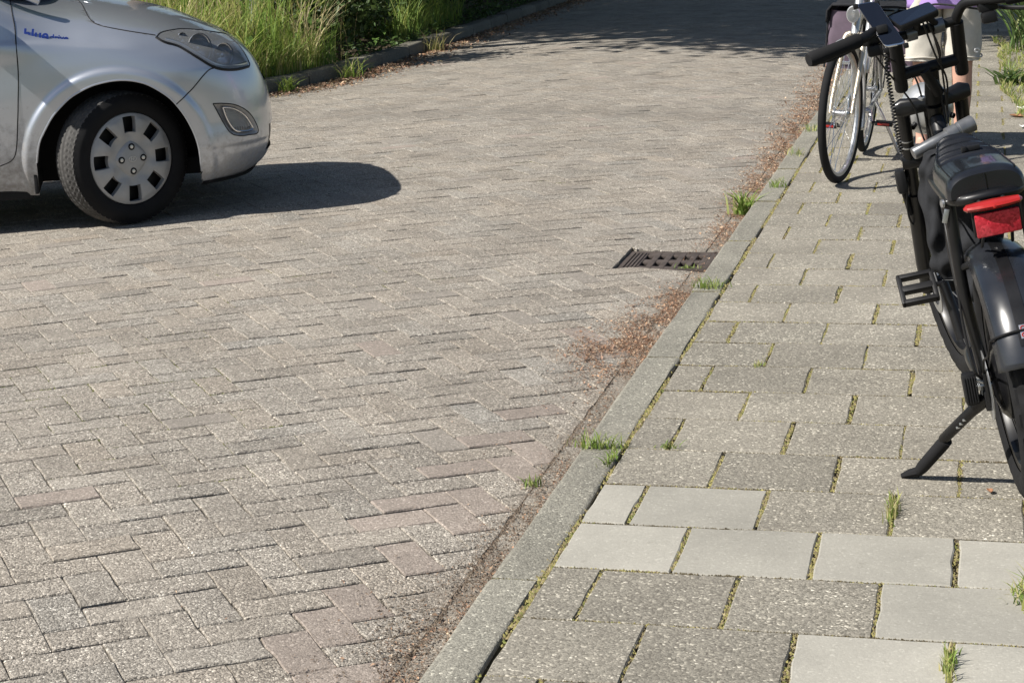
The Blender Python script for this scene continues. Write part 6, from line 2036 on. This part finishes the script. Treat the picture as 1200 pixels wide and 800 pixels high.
# small things lying about
def scrap(name, loc, size, mat, label, cat, seed, curl=.3):
    rg = np.random.default_rng(seed); G = []
    for i in range(7):
        u = -1 + 2 * i / 6; row = []
        wd = math.sqrt(max(.02, 1 - abs(u) ** 2.2))
        for j in range(5):
            v = (-1 + 2 * j / 4) * wd
            row.append(Vector((u * size, v * size * .55, .002 + curl * size * (abs(v) ** 2 * .8 + .35 * u * u) + rg.normal(0, size * .03))))
        G.append(row)
    b = MB(); b.grid(G); o = b.build(name, mat, None, ang=60); o.location = loc; o.rotation_euler = (0, 0, rg.uniform(0, 6)); tag(o, label, cat)
    q = o.modifiers.new('thickness', 'SOLIDIFY'); q.thickness = .0006
brown_leaf = plain('dry_leaf', (.30, .15, .08), .8, noise=.3, nscale=60)
scrap('dry_leaf', (.074, .955, .002), .014, brown_leaf, 'curled brown dry leaf on a grey tile below the kickstand foot', 'leaf', 3, .5)
scrap('dry_leaf', (.235, 8.25, .003), .05, brown_leaf, 'pale brown dry leaf lying at the garden edge of the pavement', 'leaf', 4, .4)
scrap('paper_scrap', (.275, 8.55, .003), .05, M['white'], 'crumpled white paper scrap at the garden edge of the pavement', 'litter', 5, .7)
scrap('paper_scrap', (.262, 7.75, .003), .03, M['white'], 'small white paper scrap nearer the camera at the garden edge', 'litter', 6, .7)

# broad leaved weeds (docks, nettles) among the verge grass
def broad_weed(loc, n, h, size, pal, label):
    o = empty('broad_leaved_weed', loc); tag(o, label, 'weed', 'broad leaved weeds on the verge')
    b = MB()
    for i in range(n):
        az = rng.uniform(0, 6.28); z0 = h * rng.uniform(.1, 1.0); d = Vector((math.cos(az), math.sin(az), 0)); s = Vector((-math.sin(az), math.cos(az), 0))
        L_ = size * rng.uniform(.6, 1.2); w_ = L_ * rng.uniform(.16, .26); p0 = Vector((rng.normal(0, .05), rng.normal(0, .05), z0)); c = pal[rng.integers(0, len(pal))]; j = rng.uniform(.7, 1.3)
        vs = []
        for k in range(5):
            t = k / 4; ww = w_ * math.sin(math.pi * (.08 + .9 * t)) ; q = p0 + d * (L_ * t) + Vector((0, 0, L_ * (.45 * t - .75 * t * t)))
            vs += [q - s * ww, q - Vector((0, 0, ww * .35)), q + s * ww]
        fs = []
        for k in range(4): fs += [(3 * k, 3 * k + 1, 3 * k + 4, 3 * k + 3), (3 * k + 1, 3 * k + 2, 3 * k + 5, 3 * k + 4)]
        b.add(vs, fs, 0, (c[0] * j, c[1] * j, c[2] * j, 1))
    f = b.build('foliage', M['leaf'], o, recalc=False)
    b = MB()
    for q in range(4): b.tube([(0, 0, -.02), (rng.normal(0, .03), rng.normal(0, .03), h * .6), (rng.normal(0, .07), rng.normal(0, .07), h * 1.1)], [.006, .005, .003], 5)
    st = b.build('stem', M['bark'], o); st['kind'] = 'stuff'
    return o
WEEDG = [(.09, .17, .035), (.12, .21, .05), (.07, .13, .03)]
broad_weed((-5.62, 11.55, .06), 46, .45, .17, WEEDG, 'leafy dock plant at the kerb edge of the tall grass, nearest the dark shrub')
broad_weed((-5.75, 10.7, .06), 40, .38, .15, WEEDG, 'leafy dock plant in the tall grass right behind the car nose')
broad_weed((-6.7, 11.0, .06), 50, .6, .17, WEEDG, 'leafy weed standing among the straw coloured grass stalks')
broad_weed((-5.6, 13.6, .06), 44, .35, .14, WEEDG, 'leafy weed between the dark shrub and the rough grass')
broad_weed((-5.62, 15.4, .06), 44, .4, .15, WEEDG, 'leafy weed at the far end of the rough grass by the kerb')

# a few twigs lying in the gutters
for i, (x, y, l, az) in enumerate(((-1.16, 2.95, .07, 20), (-1.24, 2.35, .05, 75), (-1.09, 5.9, .09, 60), (-1.13, -.12, .05, 110))):
    b = MB(); z = road_z(x) + .004
    d = Vector((math.cos(R(az)), math.sin(R(az)), 0)); q = Vector((-d.y, d.x, 0))
    b.tube([(x, y, z), Vector((x, y, z)) + d * l * .4 + q * .004, Vector((x, y, z)) + d * l * .75 - q * .003 + Vector((0, 0, .004)), Vector((x, y, z)) + d * l], [.0018, .0016, .0013, .0007], 6)
    b.tube([Vector((x, y, z)) + d * l * .45, Vector((x, y, z)) + d * l * .62 + q * l * .2], [.001, .0006], 5)
    o = b.build('twig', M['bark'])
    tag(o, ('dry twig in the rusty litter just before the drain', 'short twig at the road side edge of the largest litter patch', 'dry twig in the litter beyond the broad bladed weed', 'small twig in the dark earth at the bottom of the gutter')[i], 'twig', 'twigs in the gutter')
